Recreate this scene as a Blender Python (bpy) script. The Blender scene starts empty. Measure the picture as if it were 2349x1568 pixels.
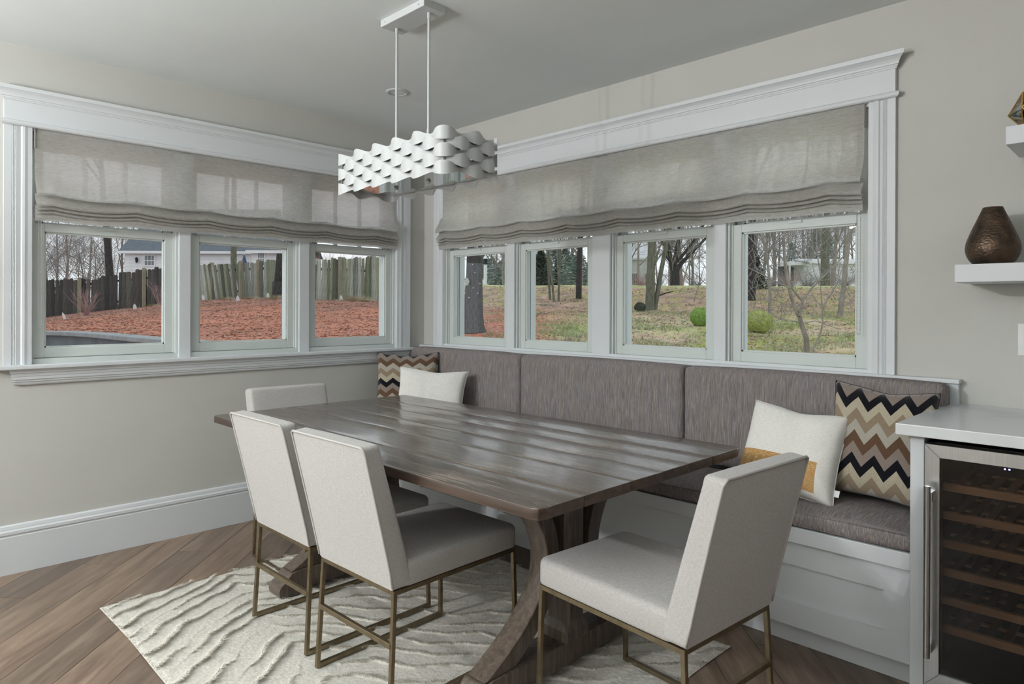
import bpy, bmesh, math, random
import numpy as np
from mathutils import Vector, Matrix, noise
R_ = random.Random(7)
SC = bpy.context.scene
COL = SC.collection
PI = math.pi
H = 2.55                                            # ceiling height

# ---------------------------------------------------------------- camera
CAM = (3.99482, -3.08477, 1.28324)
cam_d = bpy.data.cameras.new('camera'); cam = bpy.data.objects.new('camera', cam_d); COL.objects.link(cam)
cam_d.sensor_width = 36.0; cam_d.lens = 1542.35 / 2349 * 36; cam_d.shift_y = -(784 - 710.0) / 2349
cam_d.clip_start = 0.05; cam_d.clip_end = 400
_r = Vector((0.7086903, 0.70550907, 0.00387524)); _d = Vector((0.00362154, 0.00185492, -0.99999172)); _f = Vector((-0.70551041, 0.70869847, -0.00124047))
cam.matrix_world = Matrix(((_r.x, -_d.x, -_f.x, CAM[0]), (_r.y, -_d.y, -_f.y, CAM[1]), (_r.z, -_d.z, -_f.z, CAM[2]), (0, 0, 0, 1)))
SC.camera = cam

# ---------------------------------------------------------------- world, exposure
w = bpy.data.worlds.new('world'); SC.world = w; w.use_nodes = True
wn = w.node_tree.nodes; wl = w.node_tree.links
bg = wn['Background']; bg.inputs[1].default_value = 0.95
tc = wn.new('ShaderNodeTexCoord'); nz = wn.new('ShaderNodeTexNoise'); nz.inputs['Scale'].default_value = 2.2; nz.inputs['Detail'].default_value = 5
cr = wn.new('ShaderNodeValToRGB')
cr.color_ramp.elements[0].position = .3; cr.color_ramp.elements[0].color = (.74, .80, .87, 1)
cr.color_ramp.elements[1].position = .7; cr.color_ramp.elements[1].color = (.93, .96, 1.0, 1)
wl.new(tc.outputs['Generated'], nz.inputs['Vector']); wl.new(nz.outputs['Fac'], cr.inputs['Fac']); wl.new(cr.outputs['Color'], bg.inputs['Color'])
SC.view_settings.view_transform = 'Standard'; SC.view_settings.look = 'None'
SC.view_settings.exposure = 0.37; SC.view_settings.gamma = 1.0; SC.view_settings.use_curve_mapping = False
SC.cycles.max_bounces = 8; SC.cycles.diffuse_bounces = 4; SC.cycles.glossy_bounces = 4
SC.cycles.transmission_bounces = 6; SC.cycles.transparent_max_bounces = 12
SC.cycles.use_denoising = True; SC.cycles.sample_clamp_indirect = 4.0
SC.cycles.caustics_reflective = False; SC.cycles.caustics_refractive = False

def lamp(name, typ, loc, energy, color=(1, 1, 1), size=.1, rot=(0, 0, 0), sizey=None, label=None):
    d = bpy.data.lights.new(name, typ); d.energy = energy; d.color = color
    if typ == 'AREA':
        d.size = size
        if sizey: d.shape = 'RECTANGLE'; d.size_y = sizey
    else: d.shadow_soft_size = size
    o = bpy.data.objects.new(name, d); COL.objects.link(o); o.location = loc; o.rotation_euler = rot
    return o
# two heads of the room light standing back left of the camera, plus unseen soft fills added under the ceiling
lamp('key_light', 'POINT', (1.02, -5.90, 2.37), 128, (.97, .985, 1.0), .05)
lamp('key_light', 'POINT', (1.22, -5.88, 2.37), 96, (.97, .985, 1.0), .05)
for x, y in ((2.2, -4.9), (4.9, -4.6), (5.2, -2.0)):
    lamp('ceiling_fill', 'AREA', (x, y, H - .03), 8, (.94, .98, 1.0), 1.3)
lamp('bounce_fill', 'AREA', (2.0, -4.8, 1.5), 165, (.935, .985, .985), 1.2, (PI, 0, 0))  # added uplight that brightens the ceiling like a bounced flash

# ---------------------------------------------------------------- materials
def mat(name): 
    m = bpy.data.materials.new(name); m.use_nodes = True
    return m, m.node_tree.nodes, m.node_tree.links, m.node_tree.nodes['Principled BSDF']
def node(n, t, **k):
    o = n.new(t)
    for a, b in k.items():
        if a in o.inputs: o.inputs[a].default_value = b
        else: setattr(o, a, b)
    return o
def coords(n, l, scale=(1, 1, 1), kind='Object', rot=(0, 0, 0)):
    t = n.new('ShaderNodeTexCoord'); m = n.new('ShaderNodeMapping')
    m.inputs['Scale'].default_value = scale; m.inputs['Rotation'].default_value = rot
    l.new(t.outputs[kind], m.inputs['Vector']); return m.outputs['Vector']
def ramp(n, l, fac, stops, interp='LINEAR'):
    r = n.new('ShaderNodeValToRGB'); e = r.color_ramp; e.interpolation = interp
    while len(e.elements) < len(stops): e.elements.new(.5)
    for i, (p, c) in enumerate(stops):
        e.elements[i].position = p; e.elements[i].color = (*c, 1) if len(c) == 3 else c
    l.new(fac, r.inputs['Fac']); return r.outputs['Color']
def noise_n(n, l, vec, scale, detail=3, rough=.55, dist=0):
    t = n.new('ShaderNodeTexNoise'); t.inputs['Scale'].default_value = scale; t.inputs['Detail'].default_value = detail
    t.inputs['Roughness'].default_value = rough; t.inputs['Distortion'].default_value = dist
    l.new(vec, t.inputs['Vector']); return t.outputs['Fac']
def bump(n, l, b, h, strength=.2, dist=.002):
    u = n.new('ShaderNodeBump'); u.inputs['Strength'].default_value = strength; u.inputs['Distance'].default_value = dist
    l.new(h, u.inputs['Height']); l.new(u.outputs['Normal'], b.inputs['Normal'])
def mix(n, l, f, a, b, typ='MIX'):
    m = n.new('ShaderNodeMix'); m.data_type = 'RGBA'; m.blend_type = typ
    for v, s in ((f, m.inputs[0]), (a, m.inputs[6]), (b, m.inputs[7])):
        if isinstance(v, bpy.types.NodeSocket): l.new(v, s)
        elif isinstance(v, (int, float)): s.default_value = v
        else: s.default_value = (*v, 1)
    return m.outputs[2]
def math_n(n, l, op, a, b=None, c=None):
    m = n.new('ShaderNodeMath'); m.operation = op
    for i, v in enumerate((a, b, c)):
        if v is None: continue
        if isinstance(v, bpy.types.NodeSocket): l.new(v, m.inputs[i])
        else: m.inputs[i].default_value = v
    return m.outputs[0]
def simple(name, c1, c2=None, scale=30, rough=.5, metal=0, bs=0, bd=.001, vec=(1, 1, 1), spec=.5, lo=.35, hi=.65, sheen=0):
    m, n, l, b = mat(name); b.inputs['Roughness'].default_value = rough; b.inputs['Metallic'].default_value = metal
    b.inputs['Specular IOR Level'].default_value = spec
    if sheen: b.inputs['Sheen Weight'].default_value = sheen
    if c2 is None: c2 = tuple(x * .94 for x in c1)
    f = noise_n(n, l, coords(n, l, vec), scale)
    l.new(ramp(n, l, f, [(lo, c1), (hi, c2)]), b.inputs['Base Color'])
    if bs: bump(n, l, b, f, bs, bd)
    return m

m_wall = simple('wall_paint', (.53, .52, .49), (.515, .505, .475), 3, .85, bs=.04, spec=.25)
m_ceil = simple('ceiling_paint', (.775, .81, .81), (.76, .795, .795), 3, .9, spec=.2)
m_trim = simple('trim_paint', (.65, .67, .69), (.635, .655, .675), 4, .45, spec=.4)
m_sash = simple('sash_vinyl', (.60, .635, .62), (.585, .62, .605), 4, .5, spec=.4)
m_ext_frame = simple('exterior_frame', (.66, .71, .71), None, 4, .5)
m_lamp = simple('lamp_white', (.55, .565, .57), None, 5, .4, spec=.4)
m_brass = simple('antique_brass', (.235, .185, .115), (.18, .14, .085), 25, .38, .85)
m_piping = simple('chair_piping', (.47, .445, .425), None, 200, .85)
m_steel = simple('brushed_steel', (.48, .485, .485), (.42, .425, .425), 8, .3, 1.0, vec=(40, 1, 1))
m_black = simple('black_plastic', (.008, .008, .009), None, 10, .45)
m_dark_in = simple('cooler_interior', (.012, .011, .010), None, 10, .6)
m_coolwood = simple('beech_rack', (.80, .46, .25), (.66, .36, .18), 6, .55, vec=(2, 20, 20))
m_slat = simple('rack_slats', (.20, .10, .05), (.14, .07, .035), 6, .6)
m_gold = simple('gold_wire', (.75, .45, .13), None, 10, .3, .9)
m_leaf_s = simple('succulent_green', (.05, .14, .04), (.10, .22, .06), 30, .5)
m_stone = simple('terrarium_pebbles', (.30, .20, .13), (.12, .08, .06), 60, .8)
m_tag = simple('white_tag', (.8, .8, .8), None, 10, .6)
m_plate = simple('switch_plate', (.78, .78, .77), None, 5, .4)
m_bead = simple('bead_chain', (.42, .40, .36), None, 10, .5)
m_counter = simple('quartz_counter', (.66, .68, .69), (.56, .58, .60), 3.2, .22, spec=.5, lo=.55, hi=.8)
m_cling = simple('white_cling', (.85, .88, .9), None, 10, .5)

def fabric(name, c1, c2, scale=420, bs=.25):
    m, n, l, b = mat(name); b.inputs['Roughness'].default_value = .92; b.inputs['Specular IOR Level'].default_value = .12
    b.inputs['Sheen Weight'].default_value = .15; b.inputs['Sheen Roughness'].default_value = .5
    f1 = noise_n(n, l, coords(n, l, (1, 1, .25)), scale, 2); f2 = noise_n(n, l, coords(n, l, (.25, .25, 1)), scale, 2)
    f = math_n(n, l, 'ADD', f1, f2); f = math_n(n, l, 'MULTIPLY', f, .5)
    l.new(ramp(n, l, f, [(.38, c2), (.6, c1)]), b.inputs['Base Color']); bump(n, l, b, f, bs, .001)
    return m
m_chair = fabric('chair_linen', (.50, .476, .458), (.40, .38, .366))
m_white_p = fabric('white_pillow_cotton', (.82, .80, .765), (.72, .70, .665), 300, .4)

def bench_fabric(name, sc):
    m, n, l, b = mat(name); b.inputs['Roughness'].default_value = .9; b.inputs['Specular IOR Level'].default_value = .15
    v = coords(n, l, sc)
    f = noise_n(n, l, v, 1.0, 3, .7); g = noise_n(n, l, coords(n, l, tuple(q * .37 for q in sc)), 1.0, 2)
    c = ramp(n, l, f, [(.28, (.095, .080, .077)), (.44, (.19, .162, .153)), (.56, (.25, .218, .208)), (.72, (.40, .375, .37))])
    d = ramp(n, l, g, [(.35, (.86, .90, .98)), (.65, (1.0, .96, .91))])
    l.new(mix(n, l, 1.0, c, d, 'MULTIPLY'), b.inputs['Base Color']); bump(n, l, b, f, .25, .001)
    return m
m_bback = bench_fabric('bench_back_fabric', (480, 50, 16)); m_bseat = bench_fabric('bench_seat_fabric', (480, 16, 50))

def wood(name, dark, mid, light, sc, rough=.35, rlo=None, coat=0, rand=True, knots=False, scratch=None):
    m, n, l, b = mat(name); b.inputs['Roughness'].default_value = rough
    if coat: b.inputs['Coat Weight'].default_value = coat; b.inputs['Coat Roughness'].default_value = .12
    t = n.new('ShaderNodeTexCoord'); mp = n.new('ShaderNodeMapping'); mp.inputs['Scale'].default_value = sc
    oi = n.new('ShaderNodeObjectInfo'); ad = n.new('ShaderNodeVectorMath'); ad.operation = 'ADD'
    mu = n.new('ShaderNodeVectorMath'); mu.operation = 'SCALE'; mu.inputs['Scale'].default_value = 37.0
    cmb = n.new('ShaderNodeCombineXYZ')
    for i in range(3): l.new(oi.outputs['Random'], cmb.inputs[i])
    l.new(cmb.outputs[0], mu.inputs[0]); l.new(t.outputs['Object'], mp.inputs['Vector']); l.new(mp.outputs['Vector'], ad.inputs[0]); l.new(mu.outputs[0], ad.inputs[1])
    v = ad.outputs[0]
    f = noise_n(n, l, v, 1.0, 6, .62, .6)
    c = ramp(n, l, f, [(.32, dark), (.5, mid), (.68, light)])
    if rand:
        q = ramp(n, l, oi.outputs['Random'], [(0, (.72, .72, .74)), (.5, (1, 1, 1)), (1, (1.22, 1.16, 1.12))])
        c = mix(n, l, 1.0, c, q, 'MULTIPLY')
    if knots:
        k = noise_n(n, l, coords(n, l, (1.1, 1.1, 1.1)), 2.3, 2); kc = ramp(n, l, k, [(.66, (1, 1, 1)), (.74, (.62, .66, .74))])
        c = mix(n, l, 1.0, c, kc, 'MULTIPLY')
    if scratch:
        s1 = noise_n(n, l, coords(n, l, (3, 90, 3)), 1.0, 4, .7); s2 = noise_n(n, l, coords(n, l, (2.2, 5, 2)), 1.0, 3)
        s = math_n(n, l, 'MULTIPLY', s1, s2); sm = ramp(n, l, s, [(.30, (0, 0, 0)), (.37, (1, 1, 1))])
        c = mix(n, l, sm, c, scratch)
    l.new(c, b.inputs['Base Color'])
    if rlo is not None:
        rr = node(n, 'ShaderNodeMapRange'); rr.inputs['To Min'].default_value = rlo; rr.inputs['To Max'].default_value = rough
        l.new(f, rr.inputs['Value']); l.new(rr.outputs[0], b.inputs['Roughness'])
    bump(n, l, b, f, .12, .001)
    return m
m_floor = wood('oak_floor', (.105, .071, .050), (.170, .121, .088), (.245, .181, .136), (22, 2.2, 22), .5, .34, knots=True)
m_ttop = wood('table_top_wood', (.074, .053, .041), (.108, .081, .063), (.148, .115, .090), (2.5, 45, 20), .33, .20, coat=.5, scratch=(.25, .205, .165))
m_tedge = wood('table_edge_wood', (.034, .021, .015), (.062, .038, .026), (.10, .063, .043), (3, 30, 60), .45, rand=False)
m_tleg = wood('table_leg_wood', (.055, .040, .031), (.092, .068, .053), (.145, .112, .088), (60, 60, 5), .42, rand=False)

def chevron(name, cols, band, period, amp, v0=0.0):
    """zigzag bands; UV in metres over the cushion face"""
    m, n, l, b = mat(name); b.inputs['Roughness'].default_value = .95; b.inputs['Specular IOR Level'].default_value = .08
    b.inputs['Sheen Weight'].default_value = .25
    t = n.new('ShaderNodeTexCoord'); sp = n.new('ShaderNodeSeparateXYZ'); l.new(t.outputs['UV'], sp.inputs[0])
    zz = math_n(n, l, 'PINGPONG', sp.outputs[0], period / 2)
    zz = math_n(n, l, 'MULTIPLY', zz, amp / (period / 2))
    v = math_n(n, l, 'ADD', sp.outputs[1], zz); v = math_n(n, l, 'ADD', v, v0)
    v = math_n(n, l, 'DIVIDE', v, band * len(cols)); v = math_n(n, l, 'FRACT', v)
    c = ramp(n, l, v, [(i / len(cols), q) for i, q in enumerate(cols)], 'CONSTANT')
    f = noise_n(n, l, coords(n, l, (1, 1, 1)), 260, 2)
    c = mix(n, l, 1.0, c, ramp(n, l, f, [(.3, (.86, .86, .86)), (.7, (1.06, 1.06, 1.06))]), 'MULTIPLY')
    l.new(c, b.inputs['Base Color']); bump(n, l, b, f, .3, .001)
    return m
BLK, CRM, TAN, LGT, BRN, TPE = (.006, .006, .009), (.40, .35, .265), (.235, .18, .125), (.36, .33, .285), (.105, .06, .036), (.225, .18, .155)
m_chev2 = chevron('chevron_velvet_large', [TPE, BRN, LGT, TAN, CRM, BLK], .0445, .082, .056, .05)
m_chev = chevron('chevron_velvet', [BLK, CRM, TAN, LGT, BRN, TPE], .0365, .094, .034, .0)

def white_band(name, boxes, col):
    m, n, l, b = mat(name); b.inputs['Roughness'].default_value = .92; b.inputs['Specular IOR Level'].default_value = .1
    t = n.new('ShaderNodeTexCoord'); sp = n.new('ShaderNodeSeparateXYZ'); l.new(t.outputs['UV'], sp.inputs[0])
    msk = None
    wob = noise_n(n, l, coords(n, l, (1, 1, 1)), 90, 1); 
    for x0, x1, y0, y1 in boxes:
        a = math_n(n, l, 'GREATER_THAN', sp.outputs[0], x0); c_ = math_n(n, l, 'LESS_THAN', sp.outputs[0], x1)
        d = math_n(n, l, 'GREATER_THAN', sp.outputs[1], y0); e = math_n(n, l, 'LESS_THAN', sp.outputs[1], y1)
        q = math_n(n, l, 'MULTIPLY', math_n(n, l, 'MULTIPLY', a, c_), math_n(n, l, 'MULTIPLY', d, e))
        msk = q if msk is None else math_n(n, l, 'MAXIMUM', msk, q)
    st = noise_n(n, l, coords(n, l, (60, 900, 1), 'UV'), 1.0, 2)
    oc = ramp(n, l, st, [(.36, (.36, .19, .06)), (.55, (.44, .25, .09)), (.66, (.70, .60, .42))])
    f = noise_n(n, l, coords(n, l, (60, 400, 1), 'UV'), 1.0, 2)
    wc = ramp(n, l, f, [(.35, (.70, .68, .64)), (.6, (.80, .78, .74))])
    l.new(mix(n, l, msk, wc, oc), b.inputs['Base Color']); bump(n, l, b, f, .35, .001)
    return m
m_wpil = white_band('white_pillow_mustard', [(-.23, .138, -.156, -.038)], (.4, .22, .07))

def blind_mat():
    m, n, l, b = mat('linen_blind'); out = n['Material Output']
    f = noise_n(n, l, coords(n, l, (1, 1, 14)), 34, 3, .6); g = noise_n(n, l, coords(n, l, (.4, .4, 1)), 420, 2)
    c = ramp(n, l, math_n(n, l, 'MULTIPLY', math_n(n, l, 'ADD', f, g), .5), [(.36, (.52, .495, .46)), (.62, (.62, .595, .56))])
    d = n.new('ShaderNodeBsdfDiffuse'); t = n.new('ShaderNodeBsdfTranslucent'); x = n.new('ShaderNodeMixShader')
    tr = n.new('ShaderNodeBsdfTransparent'); y = n.new('ShaderNodeMixShader')
    l.new(c, d.inputs['Color']); tcx = ramp(n, l, f, [(.36, (.62, .62, .60)), (.64, (.95, .96, .95))]); l.new(tcx, t.inputs['Color'])
    x.inputs[0].default_value = .54; l.new(d.outputs[0], x.inputs[1]); l.new(t.outputs[0], x.inputs[2])
    pin = ramp(n, l, noise_n(n, l, coords(n, l, (1, 1, 5)), 160, 2), [(.42, (.03, .03, .03)), (.66, (.19, .19, .19))])
    l.new(pin, y.inputs[0]); l.new(x.outputs[0], y.inputs[1]); l.new(tr.outputs[0], y.inputs[2])
    u = n.new('ShaderNodeBump'); u.inputs['Strength'].default_value = .4; u.inputs['Distance'].default_value = .001
    l.new(f, u.inputs['Height']); l.new(u.outputs['Normal'], d.inputs['Normal'])
    l.new(y.outputs[0], out.inputs['Surface']); n.remove(b)
    return m
m_blind = blind_mat()
m_light_block = fabric('light_block_fabric', (.50, .475, .44), (.42, .40, .37))  # opaque cloth for the added strip behind the blind folds

def glass_mat(name, tint=(1, 1, 1), rough=0, refl=1.0):
    m, n, l, b = mat(name); out = n['Material Output']; n.remove(b)
    g = n.new('ShaderNodeBsdfGlossy'); g.inputs['Roughness'].default_value = rough; t = n.new('ShaderNodeBsdfTransparent'); t.inputs['Color'].default_value = (*tint, 1)
    lw = n.new('ShaderNodeFresnel'); lw.inputs['IOR'].default_value = 1.35; x = n.new('ShaderNodeMixShader')
    l.new(math_n(n, l, 'MULTIPLY', lw.outputs[0], refl), x.inputs[0]); l.new(t.outputs[0], x.inputs[1]); l.new(g.outputs[0], x.inputs[2]); l.new(x.outputs[0], out.inputs['Surface'])
    return m
m_glass = glass_mat('window_glass', (.97, .985, .98), 0, .10); m_cglass = glass_mat('tinted_cooler_glass', (.58, .565, .56), .02, 1.2)
m_tglass = glass_mat('terrarium_glass', (.86, .88, .88), 0, 1.4)

def vase_mat():
    m, n, l, b = mat('hammered_bronze'); b.inputs['Metallic'].default_value = .75; b.inputs['Roughness'].default_value = .42
    v = n.new('ShaderNodeTexVoronoi'); v.inputs['Scale'].default_value = 95; l.new(coords(n, l, (1, 1, 1.4)), v.inputs['Vector'])
    f = noise_n(n, l, coords(n, l), 22, 4)
    l.new(ramp(n, l, f, [(.35, (.045, .032, .024)), (.65, (.12, .078, .05))]), b.inputs['Base Color']); bump(n, l, b, v.outputs['Distance'], .55, .003)
    return m
m_vase = vase_mat()
def mirror_mat():
    m, n, l, b = mat('lamp_diffuser_acrylic'); b.inputs['Base Color'].default_value = (.52, .53, .51, 1); b.inputs['Metallic'].default_value = 1; b.inputs['Roughness'].default_value = .03
    return m
m_mirror = mirror_mat()
def emit(name, c, s):
    m, n, l, b = mat(name); b.inputs['Emission Color'].default_value = (*c, 1); b.inputs['Emission Strength'].default_value = s; return m
m_led = emit('blue_led', (.25, .3, 1), 9)

# outdoor materials
def randmat(name, stops, rough=.85, streak=None):
    m, n, l, b = mat(name); b.inputs['Roughness'].default_value = rough; b.inputs['Specular IOR Level'].default_value = .2
    oi = n.new('ShaderNodeObjectInfo'); c = ramp(n, l, oi.outputs['Random'], stops)
    f = noise_n(n, l, coords(n, l, streak or (1, 1, 1)), 3.0, 4, .7)
    c = mix(n, l, 1.0, c, ramp(n, l, f, [(.3, (.55, .55, .55)), (.7, (1.25, 1.25, 1.25))]), 'MULTIPLY')
    l.new(c, b.inputs['Base Color']); return m
m_pick_d = randmat('dark_fence_board', [(0, (.05, .052, .05)), (.6, (.085, .08, .075)), (1, (.13, .125, .11))], streak=(8, 8, 1))
m_pick_g = randmat('mossy_fence_board', [(0, (.05, .052, .045)), (.14, (.38, .41, .33)), (.28, (.12, .125, .10)), (.42, (.30, .34, .21)), (.56, (.09, .092, .08)), (.70, (.46, .48, .44)), (.84, (.20, .22, .14)), (1, (.34, .37, .27))], streak=(8, 8, 1))
m_fpost = simple('fence_post_wood', (.22, .23, .15), (.33, .27, .20), 6, .9)
m_bark = simple('dark_bark', (.024, .022, .021), (.075, .069, .065), 7, .95, vec=(6, 6, .9), bs=.8, bd=.02)
m_bark_g = simple('mossy_bark', (.10, .105, .075), (.18, .18, .135), 9, .95, vec=(2, 2, .5), bs=.5, bd=.02)
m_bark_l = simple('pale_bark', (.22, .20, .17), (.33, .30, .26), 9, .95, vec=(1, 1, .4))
m_twig = simple('grey_twigs', (.22, .20, .19), (.33, .31, .295), 5, .95)  # grey kept pale so the far woods look misty
m_redtwig = simple('red_twigs', (.40, .25, .24), (.54, .39, .37), 6, .95)
m_pine_haze = simple('pine_needles_hazed', (.36, .43, .38), (.48, .55, .50), 4, .95)  # needle colour lightened to stand in for mist over the far conifers
m_spruce = simple('spruce_needles', (.06, .075, .055), (.11, .13, .09), 4, .95)
m_box = simple('boxwood_leaves', (.20, .36, .07), (.38, .56, .16), 14, .85)
m_box2 = simple('yellow_green_shrub_leaves', (.32, .38, .11), (.56, .60, .22), 14, .85)
m_siding = simple('white_siding', (.80, .82, .83), (.72, .74, .76), 2, .8)
m_roof = simple('slate_shingles', (.10, .12, .14), (.15, .17, .19), 5, .9, vec=(1, 1, 6))
m_win_d = simple('dark_window_pane', (.10, .12, .13), (.22, .25, .26), 3, .3)
m_stonew = simple('bluestone_wall', (.11, .14, .155), (.17, .20, .21), 4, .85)
m_cover = simple('cover_vinyl', (.50, .56, .60), None, 5, .5)
m_coping = simple('pale_coping', (.30, .325, .33), (.23, .25, .255), 6, .8)
m_leaf = randmat('dry_leaves', [(0, (.3, .2, .12)), (1, (.5, .4, .3))])
m_umb = simple('blue_umbrella_cloth', (.07, .10, .19), None, 5, .9)
m_straw = simple('dry_grass_clump', (.36, .30, .19), (.46, .40, .27), 20, .95)
m_grass = simple('green_grass', (.22, .29, .13), (.42, .46, .27), 2, .95)
def ground_mat():
    m, n, l, b = mat('yard_ground'); b.inputs['Roughness'].default_value = 1; b.inputs['Specular IOR Level'].default_value = .05
    a = n.new('ShaderNodeVertexColor'); a.layer_name = 'Col'
    f = noise_n(n, l, coords(n, l, (1, 1, 1)), 12, 7, .75); g = noise_n(n, l, coords(n, l, (1, 1, 1)), 1.1, 5, .65)
    c = mix(n, l, 1.0, a.outputs['Color'], ramp(n, l, f, [(.33, (.80, .78, .78)), (.5, (1.0, 1.0, 1.0)), (.68, (1.18, 1.18, 1.2))]), 'MULTIPLY')
    c = mix(n, l, 1.0, c, ramp(n, l, g, [(.3, (.72, .76, .74)), (.7, (1.14, 1.08, 1.04))]), 'MULTIPLY')
    l.new(c, b.inputs['Base Color']); return m
m_ground = ground_mat()

# ---------------------------------------------------------------- mesh helpers
class G:
    def __init__(s): s.v = []; s.f = []; s.uv = None
    def add(s, vs, fs):
        k = len(s.v); s.v += [tuple(p) for p in vs]; s.f += [tuple(i + k for i in f) for f in fs]; return s
    def box(s, x0, x1, y0, y1, z0, z1, fn=None):
        vs = [(x, y, z) for x in (x0, x1) for y in (y0, y1) for z in (z0, z1)]
        if fn: vs = [fn(*p) for p in vs]
        return s.add(vs, [(0, 1, 3, 2), (4, 6, 7, 5), (0, 4, 5, 1), (2, 3, 7, 6), (0, 2, 6, 4), (1, 5, 7, 3)])
    def prism(s, poly, fn, a, b):
        """extrude closed polygon (p,q) between a and b; fn(p,q,t)->xyz ; a,b may be callables of (p,q)"""
        n = len(poly); A = [fn(p, q, a(p, q) if callable(a) else a) for p, q in poly]; B = [fn(p, q, b(p, q) if callable(b) else b) for p, q in poly]
        return s.add(A + B, [(i, (i + 1) % n, n + (i + 1) % n, n + i) for i in range(n)] + [tuple(range(n))[::-1], tuple(range(n, 2 * n))])
    def tube(s, pts, rad, n=8, cap=True):
        pts = [Vector(p) for p in pts]; rads = rad if isinstance(rad, (list, tuple)) else [rad] * len(pts)
        rings = []; up = Vector((0, 0, 1)); prev = None
        for i, p in enumerate(pts):
            t = (pts[min(i + 1, len(pts) - 1)] - pts[max(i - 1, 0)]).normalized()
            a = prev if prev is not None else (up if abs(t.z) < .9 else Vector((1, 0, 0)))
            x = (a - t * a.dot(t))
            if x.length < 1e-6: x = t.orthogonal()
            x.normalize(); y = t.cross(x); prev = x
            rings.append([p + (x * math.cos(2 * PI * k / n) + y * math.sin(2 * PI * k / n)) * rads[i] for k in range(n)])
        vs = [q for r in rings for q in r]; fs = []
        for i in range(len(pts) - 1):
            for k in range(n): fs.append((i * n + k, i * n + (k + 1) % n, (i + 1) * n + (k + 1) % n, (i + 1) * n + k))
        if cap: fs += [tuple(range(n))[::-1], tuple(range((len(pts) - 1) * n, len(pts) * n))]
        return s.add(vs, fs)
    def lathe(s, prof, c=(0, 0, 0), n=32):
        vs = [(c[0] + r * math.cos(2 * PI * k / n), c[1] + r * math.sin(2 * PI * k / n), c[2] + z) for r, z in prof for k in range(n)]
        fs = [(i * n + k, i * n + (k + 1) % n, (i + 1) * n + (k + 1) % n, (i + 1) * n + k) for i in range(len(prof) - 1) for k in range(n)]
        if prof[0][0] > 1e-5: fs.append(tuple(range(n))[::-1])
        if prof[-1][0] > 1e-5: fs.append(tuple(range((len(prof) - 1) * n, len(prof) * n)))
        return s.add(vs, fs)
    def beam(s, p, q, a, b=None):
        """square bar a x b between two points"""
        p, q = Vector(p), Vector(q); t = (q - p).normalized(); b = b or a
        up = Vector((0, 0, 1)) if abs(t.z) < .9 else Vector((0, 1, 0)); x = t.cross(up).normalized(); y = x.cross(t).normalized()
        vs = [e + x * sx * a / 2 + y * sy * b / 2 for e in (p, q) for sx, sy in ((-1, -1), (1, -1), (1, 1), (-1, 1))]
        return s.add(vs, [(0, 1, 2, 3), (4, 7, 6, 5), (0, 4, 5, 1), (1, 5, 6, 2), (2, 6, 7, 3), (3, 7, 4, 0)])
    def mesh(s, name, smooth=False, bevel=0, seg=2, fixn=True):
        m = bpy.data.meshes.new(name); m.from_pydata(s.v, [], s.f)
        if fixn or bevel:
            b = bmesh.new(); b.from_mesh(m)
            if bevel:
                e = [x for x in b.edges if len(x.link_faces) == 2 and x.calc_face_angle(0) > .5]
                bmesh.ops.bevel(b, geom=e, offset=bevel, segments=seg, profile=.6, affect='EDGES', clamp_overlap=True)
            bmesh.ops.recalc_face_normals(b, faces=b.faces[:]); b.to_mesh(m); b.free()
        if smooth: m.polygons.foreach_set('use_smooth', [True] * len(m.polygons))
        m.update(); return m
def obj(name, g, m, parent=None, smooth=False, bevel=0, seg=2, loc=None, rot=None, auto=None):
    me = g if isinstance(g, bpy.types.Mesh) else g.mesh(name, smooth, bevel, seg)
    if not me.materials: me.materials.append(m)
    if auto: me.polygons.foreach_set('use_smooth', [True] * len(me.polygons)); me.set_sharp_from_angle(angle=math.radians(auto))
    o = bpy.data.objects.new(name, me); COL.objects.link(o)
    if parent: o.parent = parent
    if loc: o.location = loc
    if rot: o.rotation_euler = rot
    return o
def tag(o, label=None, cat=None, group=None, kind=None):
    if label: o['label'] = label
    if cat: o['category'] = cat
    if group: o['group'] = group
    if kind: o['kind'] = kind
    return o
def empty(name, loc=(0, 0, 0), rot=0, label=None, cat=None, group=None, kind=None):
    o = bpy.data.objects.new(name, None); COL.objects.link(o); o.location = loc; o.rotation_euler = (0, 0, rot); o.empty_display_size = .05
    return tag(o, label, cat, group, kind)
def copy_tree(o, parent=None):
    c = o.copy(); COL.objects.link(c); c.parent = parent
    for ch in [x for x in o.children]: copy_tree(ch, c)
    return c
def ident(x, y, z): return (x, y, z)
WL = lambda s, d, z: (-d, s, z)        # left wall: s = y, d = depth outward
WR = lambda s, d, z: (s, d, z)         # right wall: s = x, d = depth outward

# ---------------------------------------------------------------- room shell
XR, YB = 6.6, -6.4
g = G(); g.box(-.16, 0, YB, -2.43, 0, H); g.box(-.16, 0, -.235, .16, 0, H); g.box(-.16, 0, -2.43, -.235, 0, .99); g.box(-.16, 0, -2.43, -.235, 2.18, H)
tag(obj('wall_left', g, m_wall), kind='structure', label='greige painted wall with the triple window')
g = G(); g.box(0, .215, 0, .16, 0, H); g.box(3.077, XR, 0, .16, 0, H); g.box(.215, 3.077, 0, .16, 0, .99); g.box(.215, 3.077, 0, .16, 2.18, H)
tag(obj('wall_right', g, m_wall), kind='structure', label='greige painted wall behind the bench')
g = G(); g.box(XR, XR + .1, YB, .16, 0, H); tag(obj('wall_rear', g, m_wall), kind='structure')
g = G(); g.box(-.16, XR + .1, YB - .1, YB, 0, H); tag(obj('wall_front', g, m_wall), kind='structure')
g = G(); g.box(-.16, XR + .1, YB - .1, .16, H, H + .08); tag(obj('ceiling', g, m_ceil), kind='structure', label='flat pale grey ceiling')
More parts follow.
